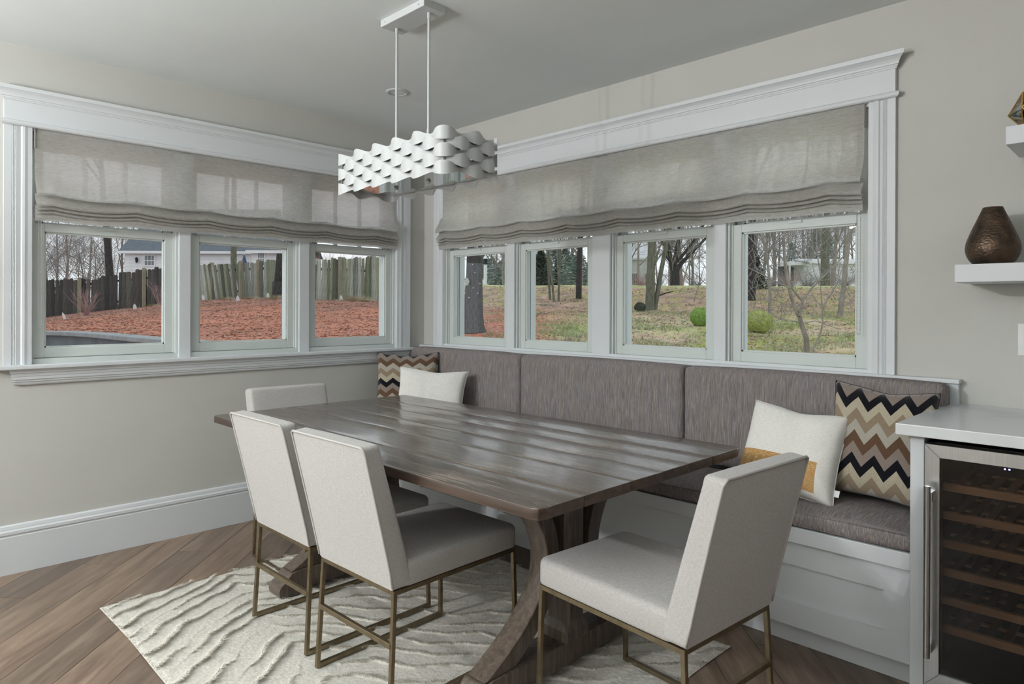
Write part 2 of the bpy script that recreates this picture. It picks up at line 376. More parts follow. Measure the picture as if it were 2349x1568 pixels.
g = G(); g.box(-.16, XR + .1, YB - .1, .16, -.12, -.012); floor = tag(obj('floor', g, m_black), kind='structure', label='brown oak floor of diagonal planks')
# diagonal planks, clipped to the room
def clip(poly, ax, val, keep_less):
    out = []
    for i in range(len(poly)):
        p, q = poly[i], poly[(i + 1) % len(poly)]
        a = (p[ax] <= val) == keep_less or p[ax] == val; b = (q[ax] <= val) == keep_less or q[ax] == val
        if a: out.append(p)
        if a != b:
            t = (val - p[ax]) / (q[ax] - p[ax]); out.append((p[0] + t * (q[0] - p[0]), p[1] + t * (q[1] - p[1])))
    return out
W = .1925; s2 = math.sqrt(.5); rp = random.Random(3)
k0 = int(math.floor((YB * s2) / W)) - 1
for k in range(k0, 26):
    a0 = -1.106 + (k) * W
    if a0 > 4.4 or a0 < -4.6: continue
    b = -9.4 + rp.random() * 1.6
    if abs(a0 + 1.106) < .01: b = -1.46 - 1.9 * 4
    while b < .3:
        L = 1.9 if abs(a0 + 1.106) < .01 else rp.choice((1.5, 1.9, 1.9, 2.2)); gp = .0011
        q = [(a0 + gp, b + gp), (a0 + W - gp, b + gp), (a0 + W - gp, b + L - gp), (a0 + gp, b + L - gp)]
        poly = [((a - bb) * s2, (a + bb) * s2) for a, bb in q]
        for ax, val, kl in ((0, 0.0, False), (0, XR, True), (1, YB, False), (1, 0.0, True)):
            if poly: poly = clip(poly, ax, val, kl)
        if len(poly) >= 3:
            cx = sum(p[0] for p in poly) / len(poly); cy = sum(p[1] for p in poly) / len(poly)
            # local frame: x across the board, y along it
            lp = [((p[0] - cx) * s2 + (p[1] - cy) * s2, -(p[0] - cx) * s2 + (p[1] - cy) * s2) for p in poly]
            gg = G(); gg.prism(lp, lambda p, q2, t: (p, q2, t), -.011, 0)
            o = obj('plank', gg, m_floor, floor, loc=(cx, cy, rp.uniform(-.0004, 0)), rot=(0, 0, PI / 4))
        b += L

# baseboard
def strip(name, fn, prof, a, b, m, parent=None, **kw):
    gg = G(); gg.prism(prof, fn, a, b); return obj(name, gg, m, parent, **kw)
bbp = [(0, 0), (-.019, 0), (-.019, .178), (-.0165, .181), (-.0165, .187), (-.021, .191), (-.021, .205), (-.017, .209), (-.015, .212), (-.015, .216), (-.012, .230), (-.006, .235), (0, .235)]
tag(strip('baseboard_left', lambda d, z, t: WL(t, d, z), bbp, YB, -.52, m_trim), kind='structure', label='tall white baseboard with two beads')
tag(strip('baseboard_right', lambda d, z, t: WR(t, d, z), bbp, 4.62, XR, m_trim), kind='structure')

# ---------------------------------------------------------------- windows
def window_unit(idx, fn, s0, s1, label):
    W0 = empty('window_%d' % idx, kind='structure', label=label)
    zb, zt = 1.03, 2.155
    g = G()   # frame: jamb stops, sub-sill, head
    for a, b in ((s0, s0 + .012), (s1 - .012, s1)): g.box(a, b, .014, .15, zb - .03, zt + .02, fn)
    for a, b in ((s0 + .012, s0 + .02), (s1 - .02, s1 - .012)): g.box(a, b, .03, .038, zb, zt, fn)
    g.box(s0, s1, .012, .16, .992, zb - .002, fn); g.box(s0, s1, .014, .16, zt, 2.18, fn)
    obj('window_frame', g, m_sash, W0)
    g = G()
    for a, b in ((s0 + .012, s0 + .034), (s1 - .034, s1 - .012)): g.box(a, b, .118, .165, zb, zt, fn); g.box(a, b - 0, .104, .110, zb, zt, fn)
    obj('exterior_frame', g, m_ext_frame, W0)
    def sash(name, z0, z1, d0, d1, st, rb, rt, munt):
        a, b = s0 + .016, s1 - .016; g = G()
        g.box(a, a + st, d0, d1, z0, z1, fn); g.box(b - st, b, d0, d1, z0, z1, fn)
        g.box(a + st, b - st, d0, d1, z0, z0 + rb, fn); g.box(a + st, b - st, d0, d1, z1 - rt, z1, fn)
        o = obj(name, g, m_sash, W0, bevel=.002, seg=1)
        e = .007; g = G()   # inner bead step
        g.box(a + st - .002, a + st + e, d0 + .008, d1 - .004, z0 + rb - .002, z1 - rt + .002, fn); g.box(b - st - e, b - st + .002, d0 + .008, d1 - .004, z0 + rb - .002, z1 - rt + .002, fn)
        g.box(a + st, b - st, d0 + .008, d1 - .004, z0 + rb - .002, z0 + rb + e, fn); g.box(a + st, b - st, d0 + .008, d1 - .004, z1 - rt - e, z1 - rt + .002, fn)
        obj('glazing_bead', g, m_sash, o)
        g = G(); dm = (d0 + d1) / 2 + .006; g.box(a + st, b - st, dm - .002, dm + .002, z0 + rb, z1 - rt, fn); obj('glass', g, m_glass, o)
        for i in range(munt):
            c = a + st + (b - a - 2 * st) * (i + 1) / (munt + 1); g = G(); g.box(c - .011, c + .011, dm - .01, dm + .01, z0 + rb, z1 - rt, fn); obj('muntin', g, m_sash, o)
        return o
    sash('lower_sash', zb, 1.70, .036, .070, .046, .050, .040, 0)
    sash('upper_sash', 1.665, zt, .074, .106, .040, .04, .075, 2)
    g = G(); c = (s0 + s1) / 2; g.box(c - .03, c + .03, .030, .036, 1.685, 1.698, fn); obj('sash_lock', g, m_sash, W0)
    return W0
Lo = [(-2.412, -1.728), (-1.665, -1.0), (-.932, -.254)]
Ro = [(.235, .878), (.946, 1.58), (1.705, 2.345), (2.407, 3.057)]
nm = ['leftmost', 'middle', 'rightmost']
for i, (a, b) in enumerate(Lo): window_unit(i + 1, WL, a, b, '%s sash window of the triple window on the left wall' % nm[i])
nm = ['first from the room corner', 'second from the room corner', 'third from the room corner', 'farthest from the room corner']
for i, (a, b) in enumerate(Ro): window_unit(i + 4, WR, a, b, 'white sash window over the bench, %s' % nm[i])

def surround(idx, fn, s0, s1, o0, o1, muls, zst, label, stool=True):
    T = empty('trim_%d' % idx, kind='structure', label=label)
    def casing(a, b, flip):
        wd = b - a
        pr = [(0, 0), (0, -.018), (.03, -.018), (.032, -.015), (.035, -.018), (.038, -.015), (.041, -.018), (.044, -.015), (.047, -.018), (wd - .045, -.014), (wd - .040, -.020), (wd - .030, -.021), (wd - .018, -.017), (wd, -.016), (wd, 0)]
        if flip: pr = [(wd - p, q) for p, q in pr]
        g = G(); g.prism([(a + p, q) for p, q in pr], lambda p, q, t: fn(p, q, t), zst, 2.16); return obj('casing', g, m_trim, T)
    casing(o0, s0, False); casing(s1, o1, True)
    for a, b in muls:
        g = G(); g.box(a, b, -.004, .014, zst, 2.17, fn); g.box(a + .006, b - .006, .014, .16, zst, 2.17, fn); obj('mullion', g, m_trim, T, bevel=.002, seg=1)
    g = G(); g.box(s0, s1, -.002, .02, 2.145, 2.185, fn); g.box(s0 - .004, s0 + .001, .0, .05, zst, 2.17, fn); g.box(s1 - .001, s1 + .004, .0, .05, zst, 2.17, fn); obj('jamb', g, m_trim, T)
    g = G(); g.box(o0, o1, -.022, 0, 2.180, 2.290, fn); obj('frieze_board', g, m_trim, T)
    bead = [(0, 2.158), (-.030, 2.158), (-.036, 2.163), (-.038, 2.170), (-.036, 2.177), (-.028, 2.182), (0, 2.184)]
    g = G(); g.prism(bead, lambda d, z, t: fn(t, d, z), lambda d, z: o0 + min(0, d + .02), lambda d, z: o1 - min(0, d + .02)); obj('bead_molding', g, m_trim, T)
    cp = [(0, 2.276), (-.026, 2.276), (-.028, 2.282), (-.031, 2.283), (-.031, 2.289), (-.036, 2.291), (-.038, 2.299), (-.044, 2.309), (-.053, 2.317), (-.056, 2.319), (-.060, 2.321), (-.062, 2.338), (0, 2.338)]
    g = G(); g.prism(cp, lambda d, z, t: fn(t, d, z), lambda d, z: o0 + min(0, d + .02), lambda d, z: o1 - min(0, d + .02)); obj('crown_molding', g, m_trim, T)
    if stool:
        g = G(); g.box(o0 - .045, o1 + .025, -.052, .014, 1.000, 1.016, fn) if False else g.box(o0 - .045, o1 + .03, -.056, .014, .982, 1.003, fn); obj('stool', g, m_trim, T, bevel=.006, seg=3)
        ap = [(0, .905), (-.012, .905), (-.016, .912), (-.016, .918), (-.022, .922), (-.022, .930), (-.027, .932), (-.028, .945), (-.030, .948), (-.031, .960), (-.036, .964), (-.036, .970), (-.040, .973), (-.040, .982), (0, .982)]
        g = G(); g.prism(ap, lambda d, z, t: fn(t, d, z), lambda d, z: o0 + .02 + (d + .04) * .8, lambda d, z: o1 - .01 - (d + .04) * .3); obj('apron', g, m_trim, T)
    else:
        g = G(); g.box(s0, s1, -.0065, .014, .99, 1.032, fn); obj('stool', g, m_trim, T)
    return T
surround(1, WL, Lo[0][0], Lo[2][1], -2.524, -.140, [(Lo[0][1], Lo[1][0]), (Lo[1][1], Lo[2][0])], 1.0, 'white molded trim around the triple window')
surround(2, WR, Ro[0][0], Ro[3][1], .133, 3.160, [(Ro[0][1], Ro[1][0]), (Ro[1][1], Ro[2][0]), (Ro[2][1], Ro[3][0])], 1.018, 'white molded trim around the four windows over the bench', False)

# snow clings on the first pane over the bench
def cling(px, pz, r, flake):
    g = G(); d = .050
    if flake:
        for k in range(6):
            a = k * PI / 3; ca, sa = math.cos(a), math.sin(a)
            def bar(r0, a0, r1, a1, wv=.0022):
                p = Vector((r0 * math.cos(a0), r0 * math.sin(a0))); q = Vector((r1 * math.cos(a1), r1 * math.sin(a1))); t = (q - p).normalized(); nn = Vector((-t.y, t.x)) * wv
                pts = [p + nn, p - nn, q - nn, q + nn]; g.prism([(c.x, c.y) for c in pts], lambda x, z, t_: (px + x, d + t_, pz + z), 0, .001)
            bar(.002, a, r, a); bar(r * .55, a, r * .85, a + .45); bar(r * .55, a, r * .85, a - .45); bar(r * .3, a + PI / 6 * 0, r * .5, a + PI / 3 * .5)
        o = obj('snowflake_cling', g, m_cling); tag(o, 'white six-armed snowflake cling on the pane nearest the corner over the bench', 'window cling')
    else:
        g.prism([(r * math.cos(k * PI / 5), r * math.sin(k * PI / 5)) for k in range(10)], lambda x, z, t_: (px + x, d + t_, pz + z), 0, .001)
        o = obj('dot_cling', g, m_cling); tag(o, 'small white dot cling on the window pane in front of the big tree trunk', 'window cling', 'snow dot clings on the first pane')
def onpane(u, v, yd=.05):   # where the ray through that photo pixel meets the pane
    dv = _f * 1.0 + _r * ((u - 1174.5) / 1542.35) + _d * ((v - 710) / 1542.35); t = (yd - CAM[1]) / dv.y; return CAM[0] + t * dv.x, CAM[2] + t * dv.z
PF = [(1070.8, 646)]
x, z = onpane(1071, 646); cling(x, z, .028, True)
for u, v in ((1083.5, 606), (1089, 625), (1101, 650), (1085, 660), (1096, 672), (1075.5, 682), (1056.5, 661), (1066, 672)):
    x, z = onpane(u, v); cling(x, z, .0042, False)

# ---------------------------------------------------------------- roman blinds
def sag(s, sp, ph, amp): 
    t = ((s - ph) / sp) % 1.0
    return -amp * math.sin(PI * t) ** .8
def blind(fn, s0, s1, label, sp, ph, cord_s, seams, seed):
    T = empty('roman_blind', label=label, cat='blind', group='roman blinds over the windows')
    T.location = fn(0, 0, 0)
    n = 150; rr = random.Random(seed)
    # (out, z, sag weight)
    prof = [(.010, 2.170, 0), (.013, 2.10, 0), (.013, 2.02, .05), (.014, 1.95, .15), (.022, 1.912, .4), (.038, 1.874, .8), (.047, 1.854, 1), (.049, 1.842, 1), (.043, 1.836, 1), (.030, 1.841, 1), (.016, 1.852, .9),
            (.016, 1.842, .9), (.028, 1.818, .95), (.041, 1.798, 1), (.043, 1.788, 1), (.036, 1.783, 1), (.014, 1.797, .9), (.016, 1.788, .9), (.032, 1.776, 1), (.037, 1.769, 1), (.031, 1.765, 1), (.013, 1.776, .9),
            (.015, 1.768, .9), (.028, 1.757, 1), (.033, 1.751, 1), (.028, 1.747, 1), (.012, 1.758, .9), (.013, 1.750, .8), (.024, 1.741, .8), (.027, 1.733, .7), (.024, 1.709, .3)]
    def P(s, o, z, wgt, e=0):
        o = .012 + (o - .012) * (1 + .45 * min(1, wgt * 1.2))
        q = sag(s, sp, ph, .016) * wgt + .006 * wgt * noise.noise(Vector((s * 2.1, seed, z * 3)))
        oo = o + .006 * noise.noise(Vector((s * 3.3, z * 6, seed + 5))) * (1 if z < 2.1 else 0) * min(1, wgt + .2)
        return fn(s + e, -(oo), z + q)
    vs, fs = [], []
    for i in range(n + 1):
        s = s0 + (s1 - s0) * i / n
        edge = 0
        if i in (0, n): edge = 0
        for o, z, wg in prof: vs.append(P(s, o, z, wg))
    m_ = len(prof)
    for i in range(n):
        for j in range(m_ - 1): fs.append((i * m_ + j, (i + 1) * m_ + j, (i + 1) * m_ + j + 1, i * m_ + j + 1))
    g = G().add(vs, fs); me = g.mesh('fabric', True, fixn=False); obj('fabric', me, m_blind, T)
    # hems and seams: a second layer of the same cloth just behind
    for a, b in [(s0 + .001, s0 + .030), (s1 - .030, s1 - .001)] + [(q, q + .010) for q in seams]:
        vs, fs = [], []; nn = 3
        pr = [p for p in prof if p[1] > 1.84][:8]
        for i in range(nn + 1):
            s = a + (b - a) * i / nn
            for o, z, wg in pr: vs.append(P(s, o - .003, z, wg))
        k = len(pr)
        for i in range(nn):
            for j in range(k - 1): fs.append((i * k + j, (i + 1) * k + j, (i + 1) * k + j + 1, i * k + j + 1))
        obj('hem' if b - a > .02 else 'seam', G().add(vs, fs).mesh('hem', True, fixn=False), m_blind, T)
    g = G(); g.box(s0 + .004, s1 - .004, -.004, .018, 2.150, 2.172, fn); obj('head_rail', g, m_trim, T)
    g = G(); g.box(s0 + .012, s1 - .012, -.0095, -.003, 1.722, 1.836, fn); obj('fold_light_block', g, m_light_block, T)  # added opaque strip, stops window light so the folds stay darker
    for sE in (s0, s1): g = G(); g.box(sE - .0015, sE + .0015, -.020, .02, 2.06, 2.17, fn); obj('return_flap', g, m_blind, T)
    g = G(); zlo = 1.18
    for dx in (-.006, .006):
        z = 2.1
        while z > zlo + .006: 
            g.lathe([(.0001, -.0022), (.0020, -.001), (.0020, .001), (.0001, .0022)], fn(cord_s + dx, -.006, z), 5); z -= .0062
    for k in range(1, 6): a = PI + PI * k / 6; g.lathe([(.0001, -.0022), (.0020, -.001), (.0020, .001), (.0001, .0022)], fn(cord_s + .006 * math.cos(a), -.006, zlo + .006 + .006 * math.sin(a)), 5)
    o = obj('bead_chain', g, m_bead, T); o['kind'] = 'stuff'
    T.location = (0, 0, 0)
    return T
blind(WL, -2.402, -.262, 'pale linen roman blind half drawn over the triple window on the left wall', .375, -2.33, -2.378, [], 1)
blind(WR, .205, 3.040, 'long linen roman blind half drawn over the four windows above the bench', .372, .30, 3.018, [.335, 2.80], 9)

# ---------------------------------------------------------------- storage bench
B = empty('storage_bench', (0, 0, 0), label='long white built-in storage bench with recessed panels under the right-hand windows', cat='bench')
XE = 3.37
pan = [(.03, .565), (.655, 1.255), (1.345, 1.925), (2.012, 2.60), (2.685, 3.268)]; pz0, pz1 = .178, .318; yf, zb0, zb1 = -.53, .088, .41
g = G(); xs = [0.001] + [v for p in pan for v in p] + [XE - .001]
for i in range(0, len(xs), 2): g.box(xs[i], xs[i + 1], yf, yf + .018, zb0, zb1)
for a, b in pan: g.box(a, b, yf, yf + .018, zb0, pz0); g.box(a, b, yf, yf + .018, pz1, zb1)
obj('face_frame', g, m_trim, B)
for a, b in pan: g = G(); g.box(a - .005, b + .005, yf + .012, yf + .020, pz0 - .005, pz1 + .005); obj('panel', g, m_trim, B)
g = G(); g.box(.001, XE - .001, yf + .02, -.001, zb0, zb1); obj('body', g, m_trim, B)
g = G(); g.box(.001, XE - .001, -.476, -.46, .001, zb0); obj('toe_kick', g, m_trim, B)
g = G(); g.box(.001, XE - .001, -.556, -.001, .412, .470); obj('lid', g, m_trim, B, bevel=.003)
g = G(); g.box(.001, 3.386, -.030, -.001, .470, 1.001); obj('back_panel', g, m_trim, B)
g = G(); g.box(.001, 3.392, -.046, -.001, 1.001, 1.018); obj('ledge', g, m_trim, B, bevel=.004)

def cushion(name, x0, x1, y0, y1, z0, z1, m, label, group, crown, nx=26, ny=10, puff='z', rad=.03, cat='cushion'):
    """soft block; crown bulges the puff side"""
    bm = bmesh.new(); bmesh.ops.create_cube(bm, size=1)
    for v in bm.verts: v.co = Vector(((x0 + x1) / 2 + v.co.x * (x1 - x0), (y0 + y1) / 2 + v.co.y * (y1 - y0), (z0 + z1) / 2 + v.co.z * (z1 - z0)))
    bmesh.ops.bevel(bm, geom=bm.edges[:], offset=rad, segments=4, profile=.55, affect='EDGES')
    def cuts(ax, a, b, n):
        for i in range(1, n):
            p = [0, 0, 0]; p[ax] = a + (b - a) * i / n; q = [0, 0, 0]; q[ax] = 1
            bmesh.ops.bisect_plane(bm, geom=bm.verts[:] + bm.edges[:] + bm.faces[:], plane_co=p, plane_no=q)
    cuts(0, x0, x1, nx); 
    if puff == 'z': cuts(1, y0, y1, ny)
    else: cuts(2, z0, z1, ny)
    for v in bm.verts:
        a = 2 * (v.co.x - x0) / (x1 - x0) - 1
        if puff == 'z':
            b = 2 * (v.co.y - y0) / (y1 - y0) - 1; k = (v.co.z - z0) / (z1 - z0)
            v.co.z += crown * (1 - a ** 4) * (1 - b * b) * k
        else:
            b = 2 * (v.co.z - z0) / (z1 - z0) - 1; k = 1 - (v.co.y - y0) / (y1 - y0)
            v.co.y -= crown * (1 - a ** 6) * (1 - b ** 4) * k; v.co.z += .006 * (1 - a ** 4) * max(0, b) * 1
        v.co.z += .003 * noise.noise(v.co * 5)
    bmesh.ops.recalc_face_normals(bm, faces=bm.faces[:]); me = bpy.data.meshes.new(name); bm.to_mesh(me); bm.free()
    T = empty(name, ((x0 + x1) / 2, (y0 + y1) / 2, z0), label=label, cat=cat, group=group); me.transform(Matrix.Translation(-T.location))
    o = obj('cover', me, m, T); me.polygons.foreach_set('use_smooth', [True] * len(me.polygons))
    # piping along the two long edges
    cx, cy = T.location.x, T.location.y
    if puff == 'z':
        for zz in (z1 - z0 - rad * .25, rad * .3):
            g = G(); g.tube([(x0 + .02 - cx, y0 + .006 - cy, zz), (x1 - .02 - cx, y0 + .006 - cy, zz)], .003, 6); obj('piping', g, m, T, smooth=True)
    else:
        g = G(); pts = [(x0 + .010 - cx, y0 + .014 - cy, .03), (x0 + .010 - cx, y0 + .014 - cy, z1 - z0 - .035), (x0 + .02 - cx, y0 + .014 - cy, z1 - z0 - .014), (x0 + .045 - cx, y0 + .013 - cy, z1 - z0 - .006), (x1 - .045 - cx, y0 + .013 - cy, z1 - z0 - .006), (x1 - .02 - cx, y0 + .014 - cy, z1 - z0 - .014), (x1 - .010 - cx, y0 + .014 - cy, z1 - z0 - .035), (x1 - .010 - cx, y0 + .014 - cy, .03)]
        g.tube(pts, .0028, 6); obj('piping', g, m, T, smooth=True)
    return T
cxs = [.016, 1.137, 2.258, 3.366]; wh = ['nearest the room corner', 'middle', 'nearest the wine cooler']
for i in range(3):
    cushion('seat_cushion', cxs[i] + .002, cxs[i + 1] - .002, -.556, -.152, .4715, .533, m_bseat, 'striped taupe seat cushion on the bench, the one %s' % wh[i] if i != 1 else 'striped taupe seat cushion in the middle of the bench, behind the table', 'bench seat cushions', .028, puff='z', rad=.022)
    cushion('back_cushion', cxs[i] + .002, cxs[i + 1] - .002, -.150, -.034, .540, 1.004, m_bback, 'striped taupe back cushion on the bench, the one %s' % wh[i] if i != 1 else 'striped taupe back cushion, middle one of three under the windows', 'bench back cushions', .016, nx=26, ny=10, puff='y', rad=.03)

# ---------------------------------------------------------------- throw pillows
def pillow(name, w_, h_, t_, m, loc, rz, lean, roll, label, seed, group='throw pillows on the bench', tagm=False, seam=False):
    """front faces local -y; origin at the centre"""
    n = 28; vs = []; uv = []; fs = []
    def P(u, v, side):
        e = (max(0, 1 - u ** 4) * max(0, 1 - v ** 4)) ** .42
        x = w_ / 2 * u * (1 - .075 * (1 - v * v)); z = h_ / 2 * v * (1 - .075 * (1 - u * u))
        # slack at the top edge
        z -= .012 * math.exp(-((u - .1) ** 2) * 6) * max(0, v) ** 3
        wr = noise.noise(Vector((u * 2.2, v * 2.2, seed))) * .10 + noise.noise(Vector((u * 5, v * 5, seed + 3))) * .035
        y = -side * t_ / 2 * e * (1 + wr)
        # radial creases near the borders
        k = max(abs(u), abs(v)); y += -side * .004 * math.sin(14 * math.atan2(v, u) + seed) * max(0, k - .55) * (1 - k) * 8
        if seam and side > 0: y += .016 * math.exp(-((u + .12) / .045) ** 2) * (1 - v * v)
        return (x, y, z)
    N = n + 1
    for side in (1, -1):
        for i in range(N):
            for j in range(N):
                u = math.sin((i / n * 2 - 1) * PI / 2) * .35 + (i / n * 2 - 1) * .65; v = math.sin((j / n * 2 - 1) * PI / 2) * .35 + (j / n * 2 - 1) * .65
                vs.append(P(u, v, side)); uv.append((w_ / 2 * u, h_ / 2 * v))
    for s in range(2):
        for i in range(n):
            for j in range(n):
                a = s * N * N + i * N + j; q = (a, a + N, a + N + 1, a + 1); fs.append(q if s == 0 else q[::-1])
    me = bpy.data.meshes.new('cover'); me.from_pydata(vs, [], fs)
    ul = me.uv_layers.new(name='UVMap'); li = np.empty(len(me.loops), int); me.loops.foreach_get('vertex_index', li); ul.data.foreach_set('uv', np.array(uv)[li].ravel())
    b = bmesh.new(); b.from_mesh(me); bmesh.ops.remove_doubles(b, verts=b.verts[:], dist=.0004); b.to_mesh(me); b.free()
    me.polygons.foreach_set('use_smooth', [True] * len(me.polygons))
    T = empty(name, loc, 0, label, 'pillow', group)
    T.rotation_euler = (Matrix.Rotation(rz, 3, 'Z') @ Matrix.Rotation(lean, 3, 'X') @ Matrix.Rotation(roll, 3, 'Y')).to_euler()
    obj('cover', me, m, T)
    g = G(); ed = [];
    for k in range(0, n + 1): ed.append(P(k / n * 2 - 1, -1, 1))
    for k in range(1, n + 1): ed.append(P(1, k / n * 2 - 1, 1))
    for k in range(1, n + 1): ed.append(P(1 - k / n * 2, 1, 1))
    for k in range(1, n + 1): ed.append(P(-1, 1 - k / n * 2, 1))
    g.tube(ed, .0022, 5, False); obj('seam', g, m_white_p if 'white' in label or 'cream' in label else m_piping_b, T, smooth=True)
    if tagm: g = G(); g.box(w_ / 2 - .012, w_ / 2 + .012, -.004, -.002, -h_ / 2 + .045, -h_ / 2 + .070); obj('care_tag', g, m_tag, T)
    return T
m_piping_b = simple('pillow_edge_cord', (.03, .025, .022), None, 20, .8)
pillow('chevron_pillow', .44, .44, .15, m_chev, (.255, -.335, .768), math.radians(43), math.radians(-14), math.radians(-1), 'brown and black chevron pillow in the room corner of the bench', 4)
pillow('lumbar_pillow', .455, .33, .13, m_white_p, (.61, -.415, .735), math.radians(35), math.radians(-16), math.radians(3), 'plain cream white pillow at the corner end of the bench', 8, seam=True)
pillow('chevron_pillow', .36, .435, .15, m_chev2, (3.180, -.275, .776), math.radians(6), math.radians(-10), math.radians(4), 'brown and black chevron pillow beside the wine cooler counter', 13)
pillow('square_pillow', .390, .362, .16, m_wpil, (2.892, -.385, .719), math.radians(2), math.radians(-24), math.radians(4.5), 'white pillow with a mustard woven block, leaning on the bench by the counter', 21, tagm=True)

# ---------------------------------------------------------------- trestle table
TX0, TX1, TZ, TT = .665, 2.815, .762, .032
TY = [-1.800, -1.610, -1.385, -1.210, -1.040, -.880, -.660]
T = empty('trestle_table', (1.74, -1.23, 0), label='long dark oak trestle table with planked glossy top in front of the bench', cat='table')
def sub(g, dx=1.74, dy=-1.23): g.v = [(a - dx, b - dy, c) for a, b, c in g.v]; return g
rt = random.Random(5)
for i in range(6):
    y0, y1 = TY[i], TY[i + 1]; n = 18; poly = []
    e = lambda: rt.uniform(-.002, .002)
    r = .028 if i in (0, 5) else 0
    wob = lambda k: .0035 * noise.noise(Vector((i * 3.1, k * 4.0, 2)))
    L0 = [(TX0 + wob(y0 + (y1 - y0) * k / 6), y0 + .0008 + (y1 - y0 - .0016) * k / 6) for k in range(7)]
    L1 = [(TX1 + wob(9 + y0 + (y1 - y0) * k / 6), y1 - .0008 - (y1 - y0 - .0016) * k / 6) for k in range(7)]
    if i == 0:
        L0 = [(TX0 + r, y0), (TX0 + r * .3, y0 + r * .3)] + [q for q in L0 if q[1] > y0 + r]; L1 = [q for q in L1 if q[1] > y0 + r] + [(TX1 - r * .3, y0 + r * .3), (TX1 - r, y0)]
    if i == 5:
        L0 = [q for q in L0 if q[1] < y1 - r] + [(TX0 + r * .3, y1 - r * .3), (TX0 + r, y1)]; L1 = [(TX1 - r, y1), (TX1 - r * .3, y1 - r * .3)] + [q for q in L1 if q[1] < y1 - r]
    poly = L0 + L1
    cy = (y0 + y1) / 2
    g = G(); g.prism([(p - 1.74, q - cy) for p, q in poly], lambda p, q, t: (p, q, t), -TT, 0)
    o = obj('plank', g, m_ttop, T, loc=(0, cy + 1.23, TZ), bevel=.003, seg=2, auto=40)
    o.data.materials.append(m_tedge)
    for p in o.data.polygons:
        if abs(p.normal.z) < .3: p.material_index = 1
for X in (1.17, 2.425):
    lab = 'one end'
    # foot
    fp = [(-.48, .012), (-.40, .012), (-.36, .030), (-.30, .038), (.30, .038), (.36, .030), (.40, .012), (.48, .012), (.492, .022), (.497, .045), (.488, .066), (.468, .076), (.455, .080), (.450, .098), (.435, .112), (.40, .118), (-.40, .118), (-.435, .112), (-.450, .098), (-.455, .080), (-.468, .076), (-.488, .066), (-.497, .045), (-.492, .022)]
    g = G(); g.prism(fp, lambda y, z, t: (X + t, -1.23 + y, z), -.052, .052); obj('foot', sub(g), m_tleg, T, bevel=.004, auto=35)
    # post with chamfered edges and a flared base
    g = G(); rings = []
    for z, a, c in ((.118, .062, .004), (.155, .062, .004), (.185, .052, .016), (.62, .052, .016), (.66, .060, .004), (.70, .060, .004)):
        rings.append([(X + sx * (a if k == 0 else a - c), -1.23 + sy * (a - c if k == 0 else a), z) for sx, sy, k in ((1, -1, 1), (1, -1, 0), (1, 1, 0), (1, 1, 1), (-1, 1, 1), (-1, 1, 0), (-1, -1, 0), (-1, -1, 1))])
    vs = [v for r in rings for v in r]; fs = [(i * 8 + k, i * 8 + (k + 1) % 8, (i + 1) * 8 + (k + 1) % 8, (i + 1) * 8 + k) for i in range(5) for k in range(8)] + [tuple(range(8))[::-1], tuple(range(40, 48))]
    g.add(vs, fs); obj('post', sub(g), m_tleg, T)
    for sg in (-1, 1):   # bowed braces
        n = 20; inn, out = [], []
        for k in range(n + 1):
            th = -1 + 2 * k / n; z = .118 + (.70 - .118) * k / n
            dz_ = z - .42; kk = 2.4 if dz_ > 0 else 3.2; sl = 2 * kk * abs(dz_); oy = .142 + kk * dz_ * dz_
            inn.append((oy - .062 * math.sqrt(1 + sl * sl), z)); out.append((oy, z))
        poly = [(sg * a, b) for a, b in inn] + [(sg * a, b) for a, b in out[::-1]]
        g = G(); g.prism(poly, lambda y, z, t: (X + t, -1.23 + y, z), -.042, .042); obj('brace', sub(g), m_tleg, T, bevel=.003, seg=1, auto=35)
    g = G(); g.prism([(-.47, .73), (-.47, .715), (-.44, .70), (.44, .70), (.47, .715), (.47, .73)], lambda y, z, t: (X + t, -1.23 + y, z), -.045, .045); obj('cross_bearer', sub(g), m_tleg, T)
g = G(); g.box(1.17 + .06, 2.425 - .06, -1.255, -1.205, .655, .70); obj('stretcher', sub(g), m_tleg, T)

